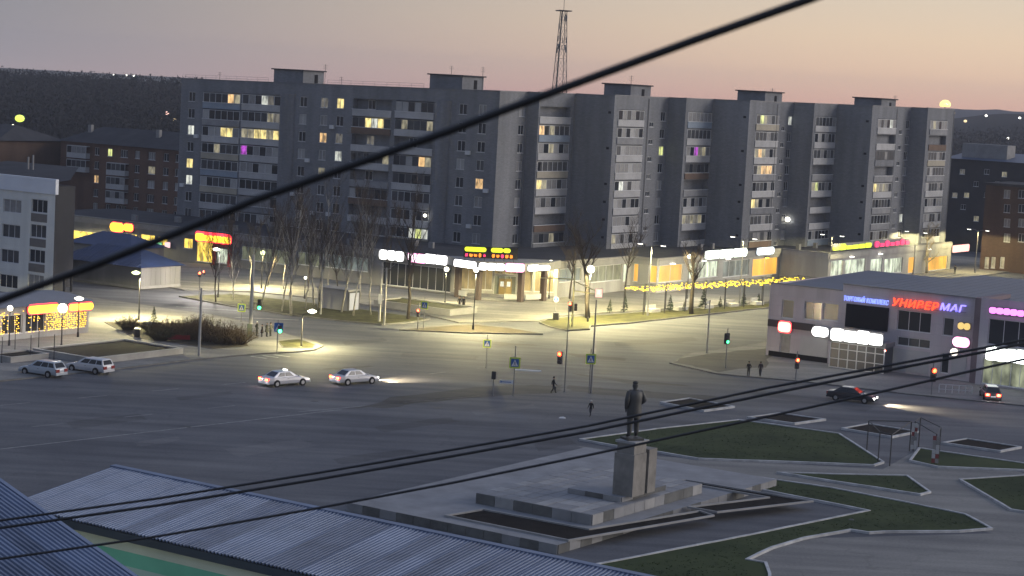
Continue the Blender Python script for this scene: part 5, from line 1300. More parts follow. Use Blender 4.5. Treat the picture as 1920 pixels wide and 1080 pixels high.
# ---- traffic signals
T_R = lit('signal_red', (1, .10, .02), 9.0); T_G = lit('signal_green', (.06, 1, .34), 6); T_A = lit('signal_amber', (1, .32, .02), 7.0); T_O = mat('signal_off', (.03, .02, .02), .4, 0)
def signal_head(parent, x, y, z, yaw, on, s=1.0, n=3, hood=True, glow=True):
    s *= .74; hd = MB().box(-.18 * s, .18 * s, -.11 * s, .11 * s, -.17 * s * n, .17 * s * n).build('signal_head', M['black'], parent, (x, y, z), yaw)
    for i in range(n):
        zz = (n - 1 - 2 * i) * .165 * s; m = {0: T_R, 1: T_A if n == 3 else T_G, 2: T_G}[i] if i == on else T_O
        MB().lathe([(.17 * s, -.135 * s), (.16 * s, -.19 * s), (.09 * s, -.24 * s)], (0, 0, zz), 10, 'y').build('lens', m, hd)
        if i == on: MB().lathe([(.185 * s, -.112 * s), (.185 * s, -.15 * s), (.161 * s, -.15 * s), (.161 * s, -.112 * s)], (0, 0, zz), 12, 'y').build('lens_ring', {0: lit('ring_red', (1, .02, .01), 3), 1: T_G if n == 2 else T_A, 2: lit('ring_green', (.02, 1, .25), 2)}[i], hd)
        v = MB(); k = 8
        pts = [(.165 * s * math.cos(a), .165 * s * math.sin(a)) for a in [math.pi * (-.12 + 1.24 * j / k) for j in range(k + 1)]]
        v.add([(p[0], -.11 * s, zz + p[1]) for p in pts] + [(p[0], -.24 * s, zz + p[1]) for p in pts], [(j, j + 1, k + 2 + j, k + 1 + j) for j in range(k)]); v.build('visor', M['black'], hd)
    if glow and 0 <= on < n:
        c = ((1, .08, .04), (1, .4, .05) if n == 3 else (.05, 1, .35), (.05, 1, .35))[on]
        lamp_light(hd, (0, -.5 * s, (n - 1 - 2 * on) * .165 * s), c, 14, .1)
    return hd
def signal(label, base_px, ly, on, yaw=0.0, s=1.0, n=3, z=.12, extra=.5, r=.06, m=None, dx=0.0, backplate=False):
    b = G(*base_px, z); zl = above(base_px[0] + .056 * (base_px[1] - ly), ly, b) - z
    t = thing('traffic_signal', label, 'traffic light', b, 0); zc = zl - (n - 1 - 2 * on) * .165 * s if on >= 0 else zl
    post(t, zc + .17 * n * s + extra, r, m)
    h = signal_head(t, dx, -.2, zc, yaw, on, s, n)
    if backplate: MB().box(-.26 * s, .26 * s, .1, .12, -.16 * s * n, .16 * s * n).build('backplate', M['black'], h)
    return t
signal('pedestrian signal showing green beside the waiting group', (519, 662), 621, 1, R(12), 1.5, 2, dx=.25)
crossing_face(bpy.data.objects[[o.name for o in bpy.data.objects if o.name.startswith('traffic_signal')][-1]], 2.75, .95, R(-5), False, (.1, -.12))
signal('signal showing red beside the planter wall', (783, 617), 580, 0, R(-10), 1.25, 3)
signal('signal glowing red on a slim grey pole in mid carriageway', (1058, 735), 661, 0, R(-25), 1.6, 3, z=0, dx=-.6, extra=4.2)
signal('signal showing green with dark backplate before the department store', (1360, 690), 642, 2, R(20), 1.25, 3, dx=.0, backplate=True)
signal('signal showing red before the brown fascia of the department store', (1491, 722), 672, 0, R(15), 1.5, 3, z=0)
signal('big signal showing red before the white panels of the department store', (1746, 742), 691, 0, R(15), 1.9, 3, z=0)
signal('small signal showing red beside the glass entrance', (1655, 700), 656, 0, R(10), .9, 2)
signal('dark signal seen from its back by the worn asphalt', (924, 742), 703, -1, R(170), 1.5, 2, z=0, extra=-.2)
t = signal('twin red pedestrian signal before the market', (373, 562), 511, 0, R(5), 1.3, 2)
signal_head(t, .55, -.2, 3.55, R(-10), 0, 1.0, 2)
# ---- concrete and steel poles
def plain_pole(label, base_px, ty, r=.14, m=None, arms=None, z=.12):
    b = G(*base_px, z); h = above(base_px[0] + .056 * (base_px[1] - ty), ty, b) - z
    t = thing('utility_pole', label, 'pole', b, 0)
    MB().lathe([(r * 1.15, 0), (r, h * .5), (r * .75, h)], n=9).build('shaft', m or M['pole'], t)
    for a in arms or (): MB().tube((0, 0, h + a[0]), a[1], .04, n=5).build('arm', M['metal'], t)
    return t, h
plain_pole('pale steel pole on the pavement by the long planter', (373, 668), 540, .13)
t, h = plain_pole('thick concrete pole beside the waiting group', (469, 632), 478, .2)
signal_head(t, .9, -.2, 3.75, R(10), 2, 1.5, 3); MB().tube((.1, 0, 3.9), (.9, -.1, 3.9), .04, n=5).build('arm', M['metal'], t)
MB().box(-.35, .25, -.32, -.18, .0, 1.5).build('cabinet', mat('cabinet_green', (.10, .12, .10), .6, .1, 1), t)
t, h = plain_pole('concrete pole with forked wire arms on the birch verge', (720, 609), 502, .13)
for s in (-1, 1): MB().tube((0, 0, h - .3), (s * 1.0, 0, h + .45), .035, n=5).build('arm', M['metal'], t)
t2_, h2 = plain_pole('older concrete pole close beside the forked pole', (711, 603), 492, .15)
MB().box(-.2, .2, -.34, -.17, 2.2, 3.4).build('meter_box', M['white'], t2_)
plain_pole('slim steel pole before the department store corner', (1325, 662), 562, .09)
plain_pole('tall slim dark pole beside a crossing sign in the carriageway', (1108, 737), 562, .085, M['metal'], z=0)
plain_pole('thin concrete pole among the birches', (601, 590), 505, .1)
# gantry with lit direction box over the right grass verge
b = G(1072, 612, .16); t = thing('signal_gantry', 'yellow painted gantry with signal and pink lit direction box on the grass verge', 'traffic light', b, 0)
gh = above(1083, 500, b); YEL = mat('gantry_paint', (.50, .46, .25), .6, .12, 1)
MB().lathe([(.16, 0), (.13, 1), (.11, gh)], n=9).build('mast', YEL, t)
g0 = above(1083, 530, b); g1 = above(1083, 548, b)
MB().tube((0, 0, g0), (2.9, -.4, g1 + .1), .07, n=6).build('stay', YEL, t); MB().tube((0, 0, g1), (3.0, -.4, g1 - .25), .07, n=6).build('arm', YEL, t); MB().tube((0, 0, g0 + .25), (-4.2, .5, g0 + .15), .07, n=6).build('arm', YEL, t)
bx_ = MB().box(2.6, 3.6, -.55, -.35, g1 - .65, g1 + .5).build('direction_box', M['slab'], t); MB().box(2.66, 3.54, -.57, -.552, g1 - .6, g1 + .45).build('lit_face', lit('pink_face', (1, .62, .50), 1.3), bx_)
MB().box(2.95, 3.25, -.58, -.571, g1 - .2, g1 + .3).build('arrow_symbol', lit('pale_face', (1, .9, .8), 1.4), bx_)
signal_head(t, -.35, -.3, above(1076, 572, b) - .35, R(-8), 0, 1.6, 3); signal_head(t, .35, -.3, above(1083, 575, b) - .2, R(15), -1, 1.2, 3)
# litter bin and low boards
def bin_(label, px, z=.12, s=1.0):
    t = thing('litter_bin', label, 'bin', G(*px, z), R(20)); MB().lathe([(.26 * s, 0), (.33 * s, .1), (.36 * s, .85), (.33 * s, .9)], n=10).build('bin_body', M['black'], t); MB().lathe([(.37 * s, .901), (.37 * s, .96)], n=10).build('rim', M['metal'], t)
bin_('dark litter bin on the open plaza', (1042, 600), s=1.2); bin_('dark litter bin beside the shrubs', (257, 632))
# ---- benches, planters
PLW = mat('planter_whitewash', (.36, .345, .32), .8, .2, .6)
def planter(label, x0, x1, y0, y1, h, m=None, soil=True, z=.12, w=.3):
    t = thing('planter', label, 'planter', gp((x0 + x1) / 2, (y0 + y1) / 2, z), ANG)
    X, Y = (x1 - x0) / 2, (y1 - y0) / 2; m = m or PLW
    for q in ((-X, X, -Y, -Y + w), (-X, X, Y - w, Y), (-X, -X + w, -Y + w + .002, Y - w - .002), (X - w, X, -Y + w + .002, Y - w - .002)): MB().box(*q, 0, h).build('planter_wall', m, t)
    MB().box(-X + w + .002, X - w - .002, -Y + w + .002, Y - w - .002, 0, h - .08).build('soil', M['soil'], t)
    for q in ((-X - .04, X + .04, -Y - .04, -Y + w + .03), (-X - .04, X + .04, Y - w - .03, Y + .04), (-X - .04, -X + w + .03, -Y + w + .031, Y - w - .031), (X - w - .03, X + .04, -Y + w + .031, Y - w - .031)): MB().box(*q, h + .002, h + .07).build('coping', m, t)
    return t
planter('long whitewashed planter of bare soil before the shrubs', 20.0, 28.4, -110.6, -97.8, .55)
e0, e1 = ab(12, 672, .5), ab(58, 660, .5)
planter('small white planter among the slim posts', min(e0[0], e1[0]) - .6, max(e0[0], e1[0]) + .6, e0[1], e1[1], .5, w=.2)
f0, f1 = ab(690, 560, .6), ab(848, 585, .6)
pl = planter('dark walled raised bed of dry grass before the pavilion', f0[0] + 3, f1[0], f1[1] - .5, f1[1] + 5.5, .75, M['slab'])
for ch in pl.children:
    if ch.name.startswith('soil'): ch.data.materials[0] = M['grassdry']
# ---- bus shelter / kiosk with white lit poster panel
s0, s1, s2_ = ab(600, 582), ab(652, 586), ab(675, 580)
sh_ = thing('bus_shelter', 'grey bus shelter with pale backlit poster end among the birches', 'shelter', gp(s1[0], s1[1], .12), ANG)
MB().box(-5.2, -.1, 0, 2.4, 2.5, 2.72).build('roof', M['slab'], sh_); MB().box(-5.0, -.12, .06, .14, 0, 2.498).build('back_wall', mat('shelter_panel', (.26, .26, .27), .7, .12, .8), sh_)
MB().box(-.08, .0, .05, 2.3, 0, 2.498).build('end_frame', M['black'], sh_); MB().box(.002, .03, .25, 2.1, .15, 2.3).build('poster_panel', lit('poster_white', (.85, .85, .88), .38), sh_)
MB().box(.0 + .032, .06, .2, 2.15, 2.32, 2.47).build('sign_strip', M['black'], sh_)
for x in (-5.0, -2.6): MB().box(x, x + .08, 2.25, 2.33, 0, 2.498).build('post', M['black'], sh_)
MB().box(-4.6, -.6, .5, .9, .42, .5).build('seat', mat('bench_wood', (.12, .07, .04), .8, .2, 1), sh_)
for x in (-4.3, -.9): MB().box(x, x + .1, .55, .85, 0, .418).build('leg', M['black'], sh_)
# red banner board in the shrubs
p = G(330, 638, .16); t = thing('low_board', 'low red board half hidden among the shrubs', 'board', p, R(10)); MB().box(-1.5, 1.5, -.04, .04, .1, .6).build('board', mat('red_board', (.30, .03, .03), .7, .2, 1), t)
for x in (-1.2, 1.2): MB().box(x - .04, x + .04, .045, .1, -.05, .55).build('leg', M['black'], t)
p = G(276, 614, .16); t = thing('low_board', 'small pale board standing among the shrubs', 'board', p, R(-10)); MB().box(-.55, .55, -.03, .03, .15, .65).build('board', M['panel'], t)
for x in (-.4, .4): MB().box(x - .03, x + .03, .035, .08, -.05, .6).build('leg', M['black'], t)
# benches beside the pavilion
for i, px in enumerate(((866, 556), (876, 552))):
    t = thing('bench', ('slatted bench against the pavilion columns', 'second slatted bench behind the first by the pavilion')[i], 'bench', G(*px, .12), ANG)
    for j in range(4): MB().box(-.9, .9, -.25 + j * .13, -.15 + j * .13, .42, .46).build('seat_slat', M['panel'], t)
    for j in range(3): MB().box(-.9, .9, .3, .34, .6 + j * .15, .7 + j * .15).build('back_slat', M['panel'], t)
    for x in (-.8, .72): MB().box(x, x + .08, -.2, .29, 0, .418).build('leg', M['black'], t); MB().box(x, x + .08, .345, .38, .0, 1.05).build('leg', M['black'], t)
# ---- pergola of yellow garlands
pg = thing('garland_pergola', 'row of slim posts carrying a canopy of yellow garland lights', 'pergola', C0, ANG)
GY = lit('garland_yellow', (1, .70, .02), 4.0)
zt_ = 3.5
gpts = [loc_on(x, y, 'x', 33.0) for x, y in ((1186, 541), (1512, 522))]
gy0, gy1 = gpts[0].y, 31.0
gar = MB(); rows = 5
ya_, yb_ = ab(1205, 541, zt_)[1], ab(1512, 520, zt_)[1]
ga, gb = Vector(ab(1190, 541, zt_)), Vector(ab(1515, 522, zt_)); gd = (gb - ga); gL = gd.length; gd.normalize(); gn = Vector((gd.y, -gd.x)); gw = 1.7
pg.location = gp(ga.x, ga.y, 0); pg.rotation_euler = (0, 0, ANG + math.atan2(gd.y, gd.x))
rows = 4
for rI in range(rows):
    y = -gw + 2 * gw * rI / (rows - 1); n = int(gL / .30)
    for i in range(n):
        x = i * .30 + random.uniform(-.1, .1); z = zt_ + .12 * math.sin(i * .7 + rI) - random.random() * .22
        if random.random() < .78: gar.cbox((x, y + random.uniform(-.25, .25), z), (random.uniform(.14, .30), .09, .10))
    MB().box(0, gL, y - .025, y + .025, zt_ + .18, zt_ + .23).build('beam', M['black'], pg)
tag(gar.build('garland_bulbs', GY, pg), kind='stuff')
for i in range(10):
    x = gL * i / 9
    MB().box(x - .03, x + .03, -gw - .2, gw + .2, zt_ + .232, zt_ + .28).build('cross_beam', M['black'], pg)
    for y in (-gw, gw): MB().box(x - .05, x + .05, y - .05, y + .05, .12, zt_ + .178).build('post', M['black'], pg)
for i in range(5): lamp_light(pg, (gL * (i + .5) / 5, 0, 3.0), (1, .72, .12), 160, 1.0)
# pale low seats under the pergola
for i in range(7):
    y = -8 + i * 5.2; t = thing('terrace_seat', 'pale block seat on the terrace under the garlands', 'seat', gp(*(ga + gd * (4 + 6 * i) + gn * .2), .12), ANG + math.atan2(gd.y, gd.x) - math.pi / 2, 'block seats under the garlands'); MB().box(-.5, .5, -1.0, 1.0, 0, .5).build('seat', M['panel'], t); MB().box(-.5, -.35, -1.0, 1.0, .502, 1.0).build('backrest', M['panel'], t)
# ---- park gate frames and painted panel
fm = M['black']
def gate(label, pts, hgt, panel=None):
    c = sum((G(*p) for p in pts), Vector()) / len(pts); t = thing('frame_gate', label, 'frame', c, 0)
    q = [G(*p) - c for p in pts]
    for p in q: MB().tube(p, p + Vector((0, 0, hgt)), .05, n=5).build('post', fm, t)
    for i in range(len(q)): a, b_2 = q[i], q[(i + 1) % len(q)]; MB().tube(a + Vector((0, 0, hgt)), b_2 + Vector((0, 0, hgt)), .045, n=5).build('top_rail', fm, t)
    return t, q
gate('open black steel frame standing over the park path', [(1625, 845), (1646, 868), (1668, 874), (1705, 846)], 2.6)
t, q = gate('black steel frame with red and white painted panel at the lawn corner', [(1712, 846), (1752, 872), (1760, 858), (1722, 838)], 2.6)
RED = mat('painted_red', (.20, .035, .035), .7, .2, 2)
for c_, w_ in ((q[0], .5), (q[1], .6)):
    for j in range(6):
        for i in range(2):
            MB().box(c_.x - w_ / 2 + i * w_ / 2, c_.x - w_ / 2 + (i + 1) * w_ / 2 - .02, c_.y - .1, c_.y - .06, .2 + j * .38, .55 + j * .38).build('painted_panel', (RED, M['panel'], M['slab'], M['panel'], M['slab'])[(i * 2 + j * 3 + (c_ is q[0])) % 5], t)
# barrier rail by the department store kerb
t = thing('pedestrian_rail', 'low white pedestrian rail along the kerb before the lit corner shop', 'railing', G(1765, 738, 0), 0)
a, b_2 = G(1760, 738) - G(1765, 738), G(1822, 742) - G(1765, 738)
for i in range(6): p = a.lerp(b_2, i / 5); MB().tube(p, p + Vector((0, 0, 1.0)), .04, n=5).build('post', M['white'], t)
for z in (.5, 1.0): MB().tube(a + Vector((0, 0, z)), b_2 + Vector((0, 0, z)), .03, n=5).build('rail', M['white'], t)

# ================================================================== VEHICLES
def paint(name, c, rough=.28): return mat(name, c, rough, .04, .7, metal=.25)
TAIL = lit('tail_light_on', (1, .025, .012), 5.0); TAILC = lit('tail_light_core', (1, .34, .04), 8.0); TAILO = mat('tail_light_off', (.22, .015, .012), .3, 0); HEADL = lit('headlight_on', (1, .98, .9), 14.0); HEADO = mat('headlight_off', (.55, .56, .58), .15, 0)
CARGLASS = mat('car_glass', (.010, .012, .016), .08, 0)
def car(label, pos, heading, kind, pm, L_=4.7, Wd=1.74, Ht=1.42, tail=False, head=False, taxi=False, group=None):
    t = thing('car', label, 'car', pos, heading, group)
    hl, hw_ = L_ / 2, Wd / 2
    if kind == 'sedan': top = [(-1, .78), (-.97, .90), (-.72, .96), (-.60, .95), (.28, .93), (.36, .91), (.70, .82), (.92, .70), (.985, .60), (1, .48)]
    else: top = [(-1, .74), (-.985, .92), (-.93, .97), (-.60, .96), (.32, .94), (.42, .91), (.74, .81), (.93, .68), (.985, .58), (1, .46)]
    st = []
    for x, z in top:
        k = 1 - .10 * max(0, abs(x) - .8) / .2
        st.append((x * hl, .24 if abs(x) < .93 else .32, z, hw_ * k))
    b = MB(); ringn = 10; vs = []
    for x, zb, zt, w in st:
        zm = zb + (zt - zb) * .5
        half = [(w * .86, zb), (w * .97, zb + .08), (w, zm), (w * .965, zt - .06), (w * .80, zt)]
        vs += [(x, -p, z) for p, z in half] + [(x, p, z) for p, z in half[::-1]]
    n = len(st)
    b.add(vs, [(i * ringn + j, i * ringn + (j + 1) % ringn, (i + 1) * ringn + (j + 1) % ringn, (i + 1) * ringn + j) for i in range(n - 1) for j in range(ringn)] + [tuple(range(ringn)), tuple(range((n - 1) * ringn, n * ringn))])
    bo = b.build('body', pm, t)
    # cabin
    if kind == 'sedan': base = (-.74, .40); roofx = (-.44, .10)
    elif kind == 'hatch': base = (-.95, .46); roofx = (-.80, .12)
    else: base = (-.96, .42); roofx = (-.86, .10)
    zb = .915; zr_ = Ht; wb, wr = hw_ * .90, hw_ * .70
    B4 = [(base[0] * hl, -wb, zb), (base[1] * hl, -wb, zb), (base[1] * hl, wb, zb), (base[0] * hl, wb, zb)]
    R4 = [(roofx[0] * hl, -wr, zr_ - .05), (roofx[1] * hl, -wr, zr_ - .04), (roofx[1] * hl, wr, zr_ - .04), (roofx[0] * hl, wr, zr_ - .05)]
    T4 = [(roofx[0] * hl + .12, -wr * .86, zr_), (roofx[1] * hl - .15, -wr * .86, zr_), (roofx[1] * hl - .15, wr * .86, zr_), (roofx[0] * hl + .12, wr * .86, zr_)]
    c = MB().add(B4 + R4 + T4, [(0, 1, 5, 4), (1, 2, 6, 5), (2, 3, 7, 6), (3, 0, 4, 7), (4, 5, 9, 8), (5, 6, 10, 9), (6, 7, 11, 10), (7, 4, 8, 11), (8, 9, 10, 11)])
    co = c.build('cabin', pm, t)
    def glassq(a, b2, c2, d2, u0, u1, v0, v1, nm):
        a, b2, c2, d2 = map(Vector, (a, b2, c2, d2)); nrm = (b2 - a).cross(d2 - a).normalized()
        cen = Vector((0, 0, .8)); nrm = nrm if (a - cen).dot(nrm) > 0 else -nrm
        P = lambda u, v: (a.lerp(b2, u)).lerp(d2.lerp(c2, u), v)
        q = [P(u0, v0), P(u1, v0), P(u1, v1), P(u0, v1)]
        MB().add([p + nrm * .012 for p in q] + [p - nrm * .01 for p in q], [(0, 1, 2, 3), (0, 1, 5, 4), (1, 2, 6, 5), (2, 3, 7, 6), (3, 0, 4, 7)]).build(nm, CARGLASS, co)
    glassq(B4[1], B4[2], R4[2], R4[1], .06, .94, .10, .93, 'windscreen'); glassq(B4[3], B4[0], R4[0], R4[3], .08, .92, .14, .92, 'rear_window')
    for q in ((B4[0], B4[1], R4[1], R4[0]), (B4[3], B4[2], R4[2], R4[3])):
        if kind == 'sedan': glassq(*q, .14, .46, .12, .9, 'side_window'); glassq(*q, .49, .86, .12, .9, 'side_window')
        else: glassq(*q, .05, .27, .14, .88, 'side_window'); glassq(*q, .30, .57, .12, .9, 'side_window'); glassq(*q, .60, .90, .12, .9, 'side_window')
    # wheels
    for sx in (-.60, .62):
        for sy in (-1, 1):
            w = MB().lathe([(.19, -.09), (.29, -.10), (.315, -.06), (.315, .06), (.29, .10), (.19, .09)], (0, 0, 0), 14, 'y').build('wheel', M['rubber'], t, (sx * hl, sy * (hw_ - .07), .315))
            MB().lathe([(.19, -.092 if sy < 0 else .075), (.185, -.075 if sy < 0 else .092)], (0, 0, 0), 12, 'y').build('rim', M['chrome'], w)
            MB().lathe([(.37, -.012), (.37, .012)], (sx * hl, sy * (hw_ - .006), .335), 14, 'y').build('wheel_arch', M['rubber'], t)
            w.location.y = sy * (hw_ - .045)
    for sy in (-1, 1):
        tl = MB().box(-hl - .03, -hl + .12, sy * hw_ * .64 - .23, sy * hw_ * .64 + .23, .58, .86).build('tail_light', TAIL if tail else TAILO, t)
        if tail: MB().box(-hl - .05, -hl - .031, sy * hw_ * .64 - .15, sy * hw_ * .64 + .15, .64, .80).build('bulb', TAILC, tl)
        MB().box(hl - .13, hl + .012, sy * hw_ * .66 - .16, sy * hw_ * .66 + .16, .48, .62).build('headlight', HEADL if head else HEADO, t)
        MB().box(.36 * hl, .36 * hl + .12, sy * (hw_ + .08) - .07, sy * (hw_ + .08) + .07, .93, 1.04).build('mirror', pm, t)
        MB().box(-.1 * hl, -.1 * hl + .16, sy * hw_ - .015, sy * hw_ + .015, .74, .77).build('handle', M['black'], t)
        if tail: lamp_light(t, (-hl - .25, sy * hw_ * .62, .72), (1, .08, .04), 70, .1)
        if head:
            sp_ = bpy.data.lights.new('beam', 'SPOT'); sp_.energy = 9000; sp_.spot_size = R(50); sp_.spot_blend = .6; sp_.color = (1, .80, .50); sp_.shadow_soft_size = .06
            so_ = bpy.data.objects.new('beam', sp_); COL.objects.link(so_); so_.parent = t; so_.location = (hl + .06, sy * hw_ * .66, .56); so_.rotation_euler = (0, R(-83), 0); so_.rotation_euler = Vector((-1, 0, .11)).to_track_quat('Z', 'Y').to_euler()
    MB().box(-hl - .03, -hl + .02, -.26, .26, .50, .61).build('number_plate', M['white'], t); MB().box(-hl - .04, -hl + .2, -hw_ * .9, hw_ * .9, .30, .46).build('bumper', pm, t)
    MB().box(hl - .16, hl + .035, -hw_ * .9, hw_ * .9, .27, .44).build('bumper', pm, t)
    if taxi:
        MB().box(-.05, .12, -.28, .28, Ht + .002, Ht + .14).build('roof_light', lit('taxi_light', (1, .95, .85), 2.2), t)
    return t
WHT = paint('car_paint_white', (.55, .55, .57)); SIL = paint('car_paint_silver', (.42, .46, .50)); DRK = paint('car_paint_dark', (.02, .022, .03)); GRY = paint('car_paint_grey', (.07, .06, .065))
car('white sedan with roof light and glowing tail lights following another', G(533, 722), R(43), 'sedan', WHT, 4.9, tail=True, taxi=True, head=False)
car('white sedan with glowing tail lights ahead of the one with a roof light', G(664, 719), R(42), 'sedan', paint('car_paint_pearl', (.50, .50, .52)), 4.8, tail=True, head=True)
car('silver hatchback parked before the long planter', G(80, 704), R(152), 'hatch', SIL, 4.6, Ht=1.5)
car('white estate car with roof spoiler parked beside the silver hatchback', G(168, 698), R(152), 'wagon', WHT, 4.7, Ht=1.48)
car('dark saloon driving past the park with bright headlights', G(1597, 752), R(-24), 'sedan', DRK, 4.8, head=True)
car('dark hatchback with red tail lights before the lit corner shop', G(1856, 748), R(84), 'hatch', GRY, 4.4, tail=True, Ht=1.5)

# ================================================================== PEOPLE AND STATUE
def figure(name, pose, h, mats, zones, width=1.0, sub=1):
    """one continuous skinned body; pose gives the joints for a figure of height 1 facing +Y"""
    J = dict(pel=(0, 0, .52, .072), wst=(0, 0, .62, .068), che=(0, 0, .73, .082), nkb=(0, 0, .815, .045), nck=(0, .004, .85, .029), hed=(0, .012, .90, .044), crn=(0, .008, .955, .046),
             shl=(-.10, 0, .79, .042), ell=(-.135, -.015, .64, .031), wrl=(-.14, .02, .51, .021), hnl=(-.14, .035, .465, .022),
             shr=(.10, 0, .79, .042), elr=(.135, -.015, .64, .031), wrr=(.14, .02, .51, .021), hnr=(.14, .035, .465, .022),
             hil=(-.048, 0, .49, .058), knl=(-.055, .012, .28, .042), anl=(-.055, -.008, .055, .029), tol=(-.06, .075, .022, .024),
             hir=(.048, 0, .49, .058), knr=(.055, .012, .28, .042), anr=(.055, -.008, .055, .029), tor=(.06, .075, .022, .024))
    for k, v in pose.items(): J[k] = tuple(v) + ((J[k][3],) if len(v) == 3 else ())
    E_ = [('pel', 'wst'), ('wst', 'che'), ('che', 'nkb'), ('nkb', 'nck'), ('nck', 'hed'), ('hed', 'crn'), ('che', 'shl'), ('shl', 'ell'), ('ell', 'wrl'), ('wrl', 'hnl'), ('che', 'shr'), ('shr', 'elr'), ('elr', 'wrr'), ('wrr', 'hnr'),
          ('pel', 'hil'), ('hil', 'knl'), ('knl', 'anl'), ('anl', 'tol'), ('pel', 'hir'), ('hir', 'knr'), ('knr', 'anr'), ('anr', 'tor')]
    ks = list(J); me = bpy.data.meshes.new('skel'); me.from_pydata([Vector(J[k][:3]) * h for k in ks], [(ks.index(a), ks.index(b)) for a, b in E_], [])
    o = bpy.data.objects.new('skel', me); COL.objects.link(o)
    md = o.modifiers.new('s', 'SKIN'); md.use_smooth_shade = True
    for i, k in enumerate(ks):
        r = J[k][3] * h; wx_ = width if k in ('pel', 'wst', 'che') else 1.0
        me.skin_vertices[0].data[i].radius = (r * wx_, r * (.85 if k in ('pel', 'wst', 'che') else 1)); me.skin_vertices[0].data[i].use_root = (k == 'pel')
    sb_ = o.modifiers.new('u', 'SUBSURF'); sb_.levels = sb_.render_levels = sub
    dg = bpy.context.evaluated_depsgraph_get(); dg.update()
    out = bpy.data.meshes.new_from_object(o.evaluated_get(dg)); bpy.data.objects.remove(o)
    bm = bmesh.new(); bm.from_mesh(out)
    for sd_, w_, hn, el_ in ((-1, 'wrl', 'hnl', 'ell'), (1, 'wrr', 'hnr', 'elr')):    # five fingers on each hand
        p = Vector(J[hn][:3]); d_ = (p - Vector(J[w_][:3])).normalized(); s_ = d_.cross(Vector((sd_, 0, .2))).normalized()
        for f in range(5):
            ln = (.032, .044, .048, .044, .036)[f]; a = p + s_ * (-.018 + .009 * f) if f else p - d_ * .012 - s_ * .018; dd = (d_ + s_ * (-.9 if f == 0 else (f - 2.5) * .05)).normalized(); e = a + dd * ln; rr_ = .0052
            u = dd.orthogonal().normalized(); v = dd.cross(u); vs = [bm.verts.new((q + (u * math.cos(t) + v * math.sin(t)) * r_) * h) for q, r_ in ((a, rr_), (e, rr_ * .7)) for t in (0, 2.1, 4.2)]
            for i in range(3): bm.faces.new((vs[i], vs[(i + 1) % 3], vs[3 + (i + 1) % 3], vs[3 + i]))
            bm.faces.new(vs[3:])
    hd = Vector(J['hed'][:3])                      # nose and ears
    for q in ((hd + Vector((0, .047, -.005)), .012), (hd + Vector((-.045, -.003, 0)), .012), (hd + Vector((.045, -.003, 0)), .012)):
        bmesh.ops.create_icosphere(bm, subdivisions=1, radius=q[1] * h, matrix=Matrix.Translation(q[0] * h))
    bm.to_mesh(out); bm.free()
    out.materials.clear()
    for m in mats: out.materials.append(m)
    for p in out.polygons: p.material_index = zones(p.center / h); p.use_smooth = True
    out.name = name; return out, J
SKIN = mat('skin', (.36, .22, .16), .6, 0)
def person(label, pos, heading, h, jacket, trousers, hair=(.03, .022, .018), pose=None, hat=None, width=1.0, coat=False, bag=None, group=None):
    pose = pose or {}
    mj = mat('cloth_%02x%02x%02x' % tuple(int(c * 255) for c in jacket), jacket, .9, .15, 8); mt = mat('cloth_%02x%02x%02x' % tuple(int(c * 255) for c in trousers), trousers, .9, .15, 8); ms = mat('shoe_dark', (.02, .018, .018), .7, 0)
    ln = .36 if coat else .47
    def zone(c):
        if c.z > .845: return 0
        if c.z < .055: return 3
        if abs(c.x) > .10 and c.z < .505 and c.z > .38: return 0
        return 1 if c.z > ln or (abs(c.x) > .105 and c.z > .5) else 2
    me, J = figure('person', pose, h, [SKIN, mj, mt, ms], zone, width)
    o = tag(put('person', me, None, pos, heading - math.pi / 2), label, 'person', group)
    hx, hy, hz = (v * h for v in J['crn'][:3]); 
    hc = MB().lathe([(.053 * h, -.03 * h), (.056 * h, .0), (.05 * h, .028 * h), (.03 * h, .046 * h), (.003, .052 * h)], (hx, hy - .008 * h, hz), 12).build('hair' if hat is None else 'hat', mat('hair_dark', hair, .8, 0) if hat is None else hat, o, smooth=True)
    if coat: MB().lathe([(.118 * h * width, .335 * h), (.108 * h * width, .43 * h), (.09 * h * width, .54 * h), (.086 * h * width, .62 * h)], (0, 0, 0), 14).build('coat_skirt', mj, o, smooth=True)
    if bag: MB().box(.125 * h, .185 * h, -.03 * h, .12 * h, .26 * h, .42 * h).build('bag', bag, o)
    return o
walk = dict(knl=(-.055, .10, .29), anl=(-.055, .15, .06), tol=(-.06, .225, .04), knr=(.055, -.02, .28), anr=(.055, -.15, .085), tor=(.06, -.085, .03), ell=(-.13, -.07, .65), wrl=(-.14, -.07, .52), hnl=(-.14, -.06, .475), elr=(.13, .04, .65), wrr=(.13, .13, .55), hnr=(.13, .165, .52))
stand = {}
pocket = dict(ell=(-.15, -.05, .64), wrl=(-.10, .05, .55), hnl=(-.09, .07, .52), elr=(.15, -.05, .64), wrr=(.10, .05, .55), hnr=(.09, .07, .52))
CAPW = mat('cap_white', (.55, .55, .55), .8, 0); CAPG = mat('cap_grey', (.12, .12, .12), .8, 0); BAGW = mat('bag_white', (.5, .5, .48), .7, 0); BAGK = mat('bag_dark', (.03, .03, .03), .7, 0)
person('tall figure in dark coat waiting beside the concrete pole', G(481, 631, .12), R(-20), 1.72, (.03, .032, .03), (.025, .025, .025), pose=pocket, hat=CAPW)
person('short figure in black holding a pale bag, waiting at the crossing', G(491, 632, .12), R(200), 1.45, (.015, .015, .016), (.02, .02, .02), coat=True, bag=BAGW)
person('broad figure in olive grey jacket waiting at the crossing', G(500, 632, .12), R(30), 1.68, (.07, .07, .06), (.02, .022, .02), width=1.25, pose=pocket, hat=CAPG, coat=True)
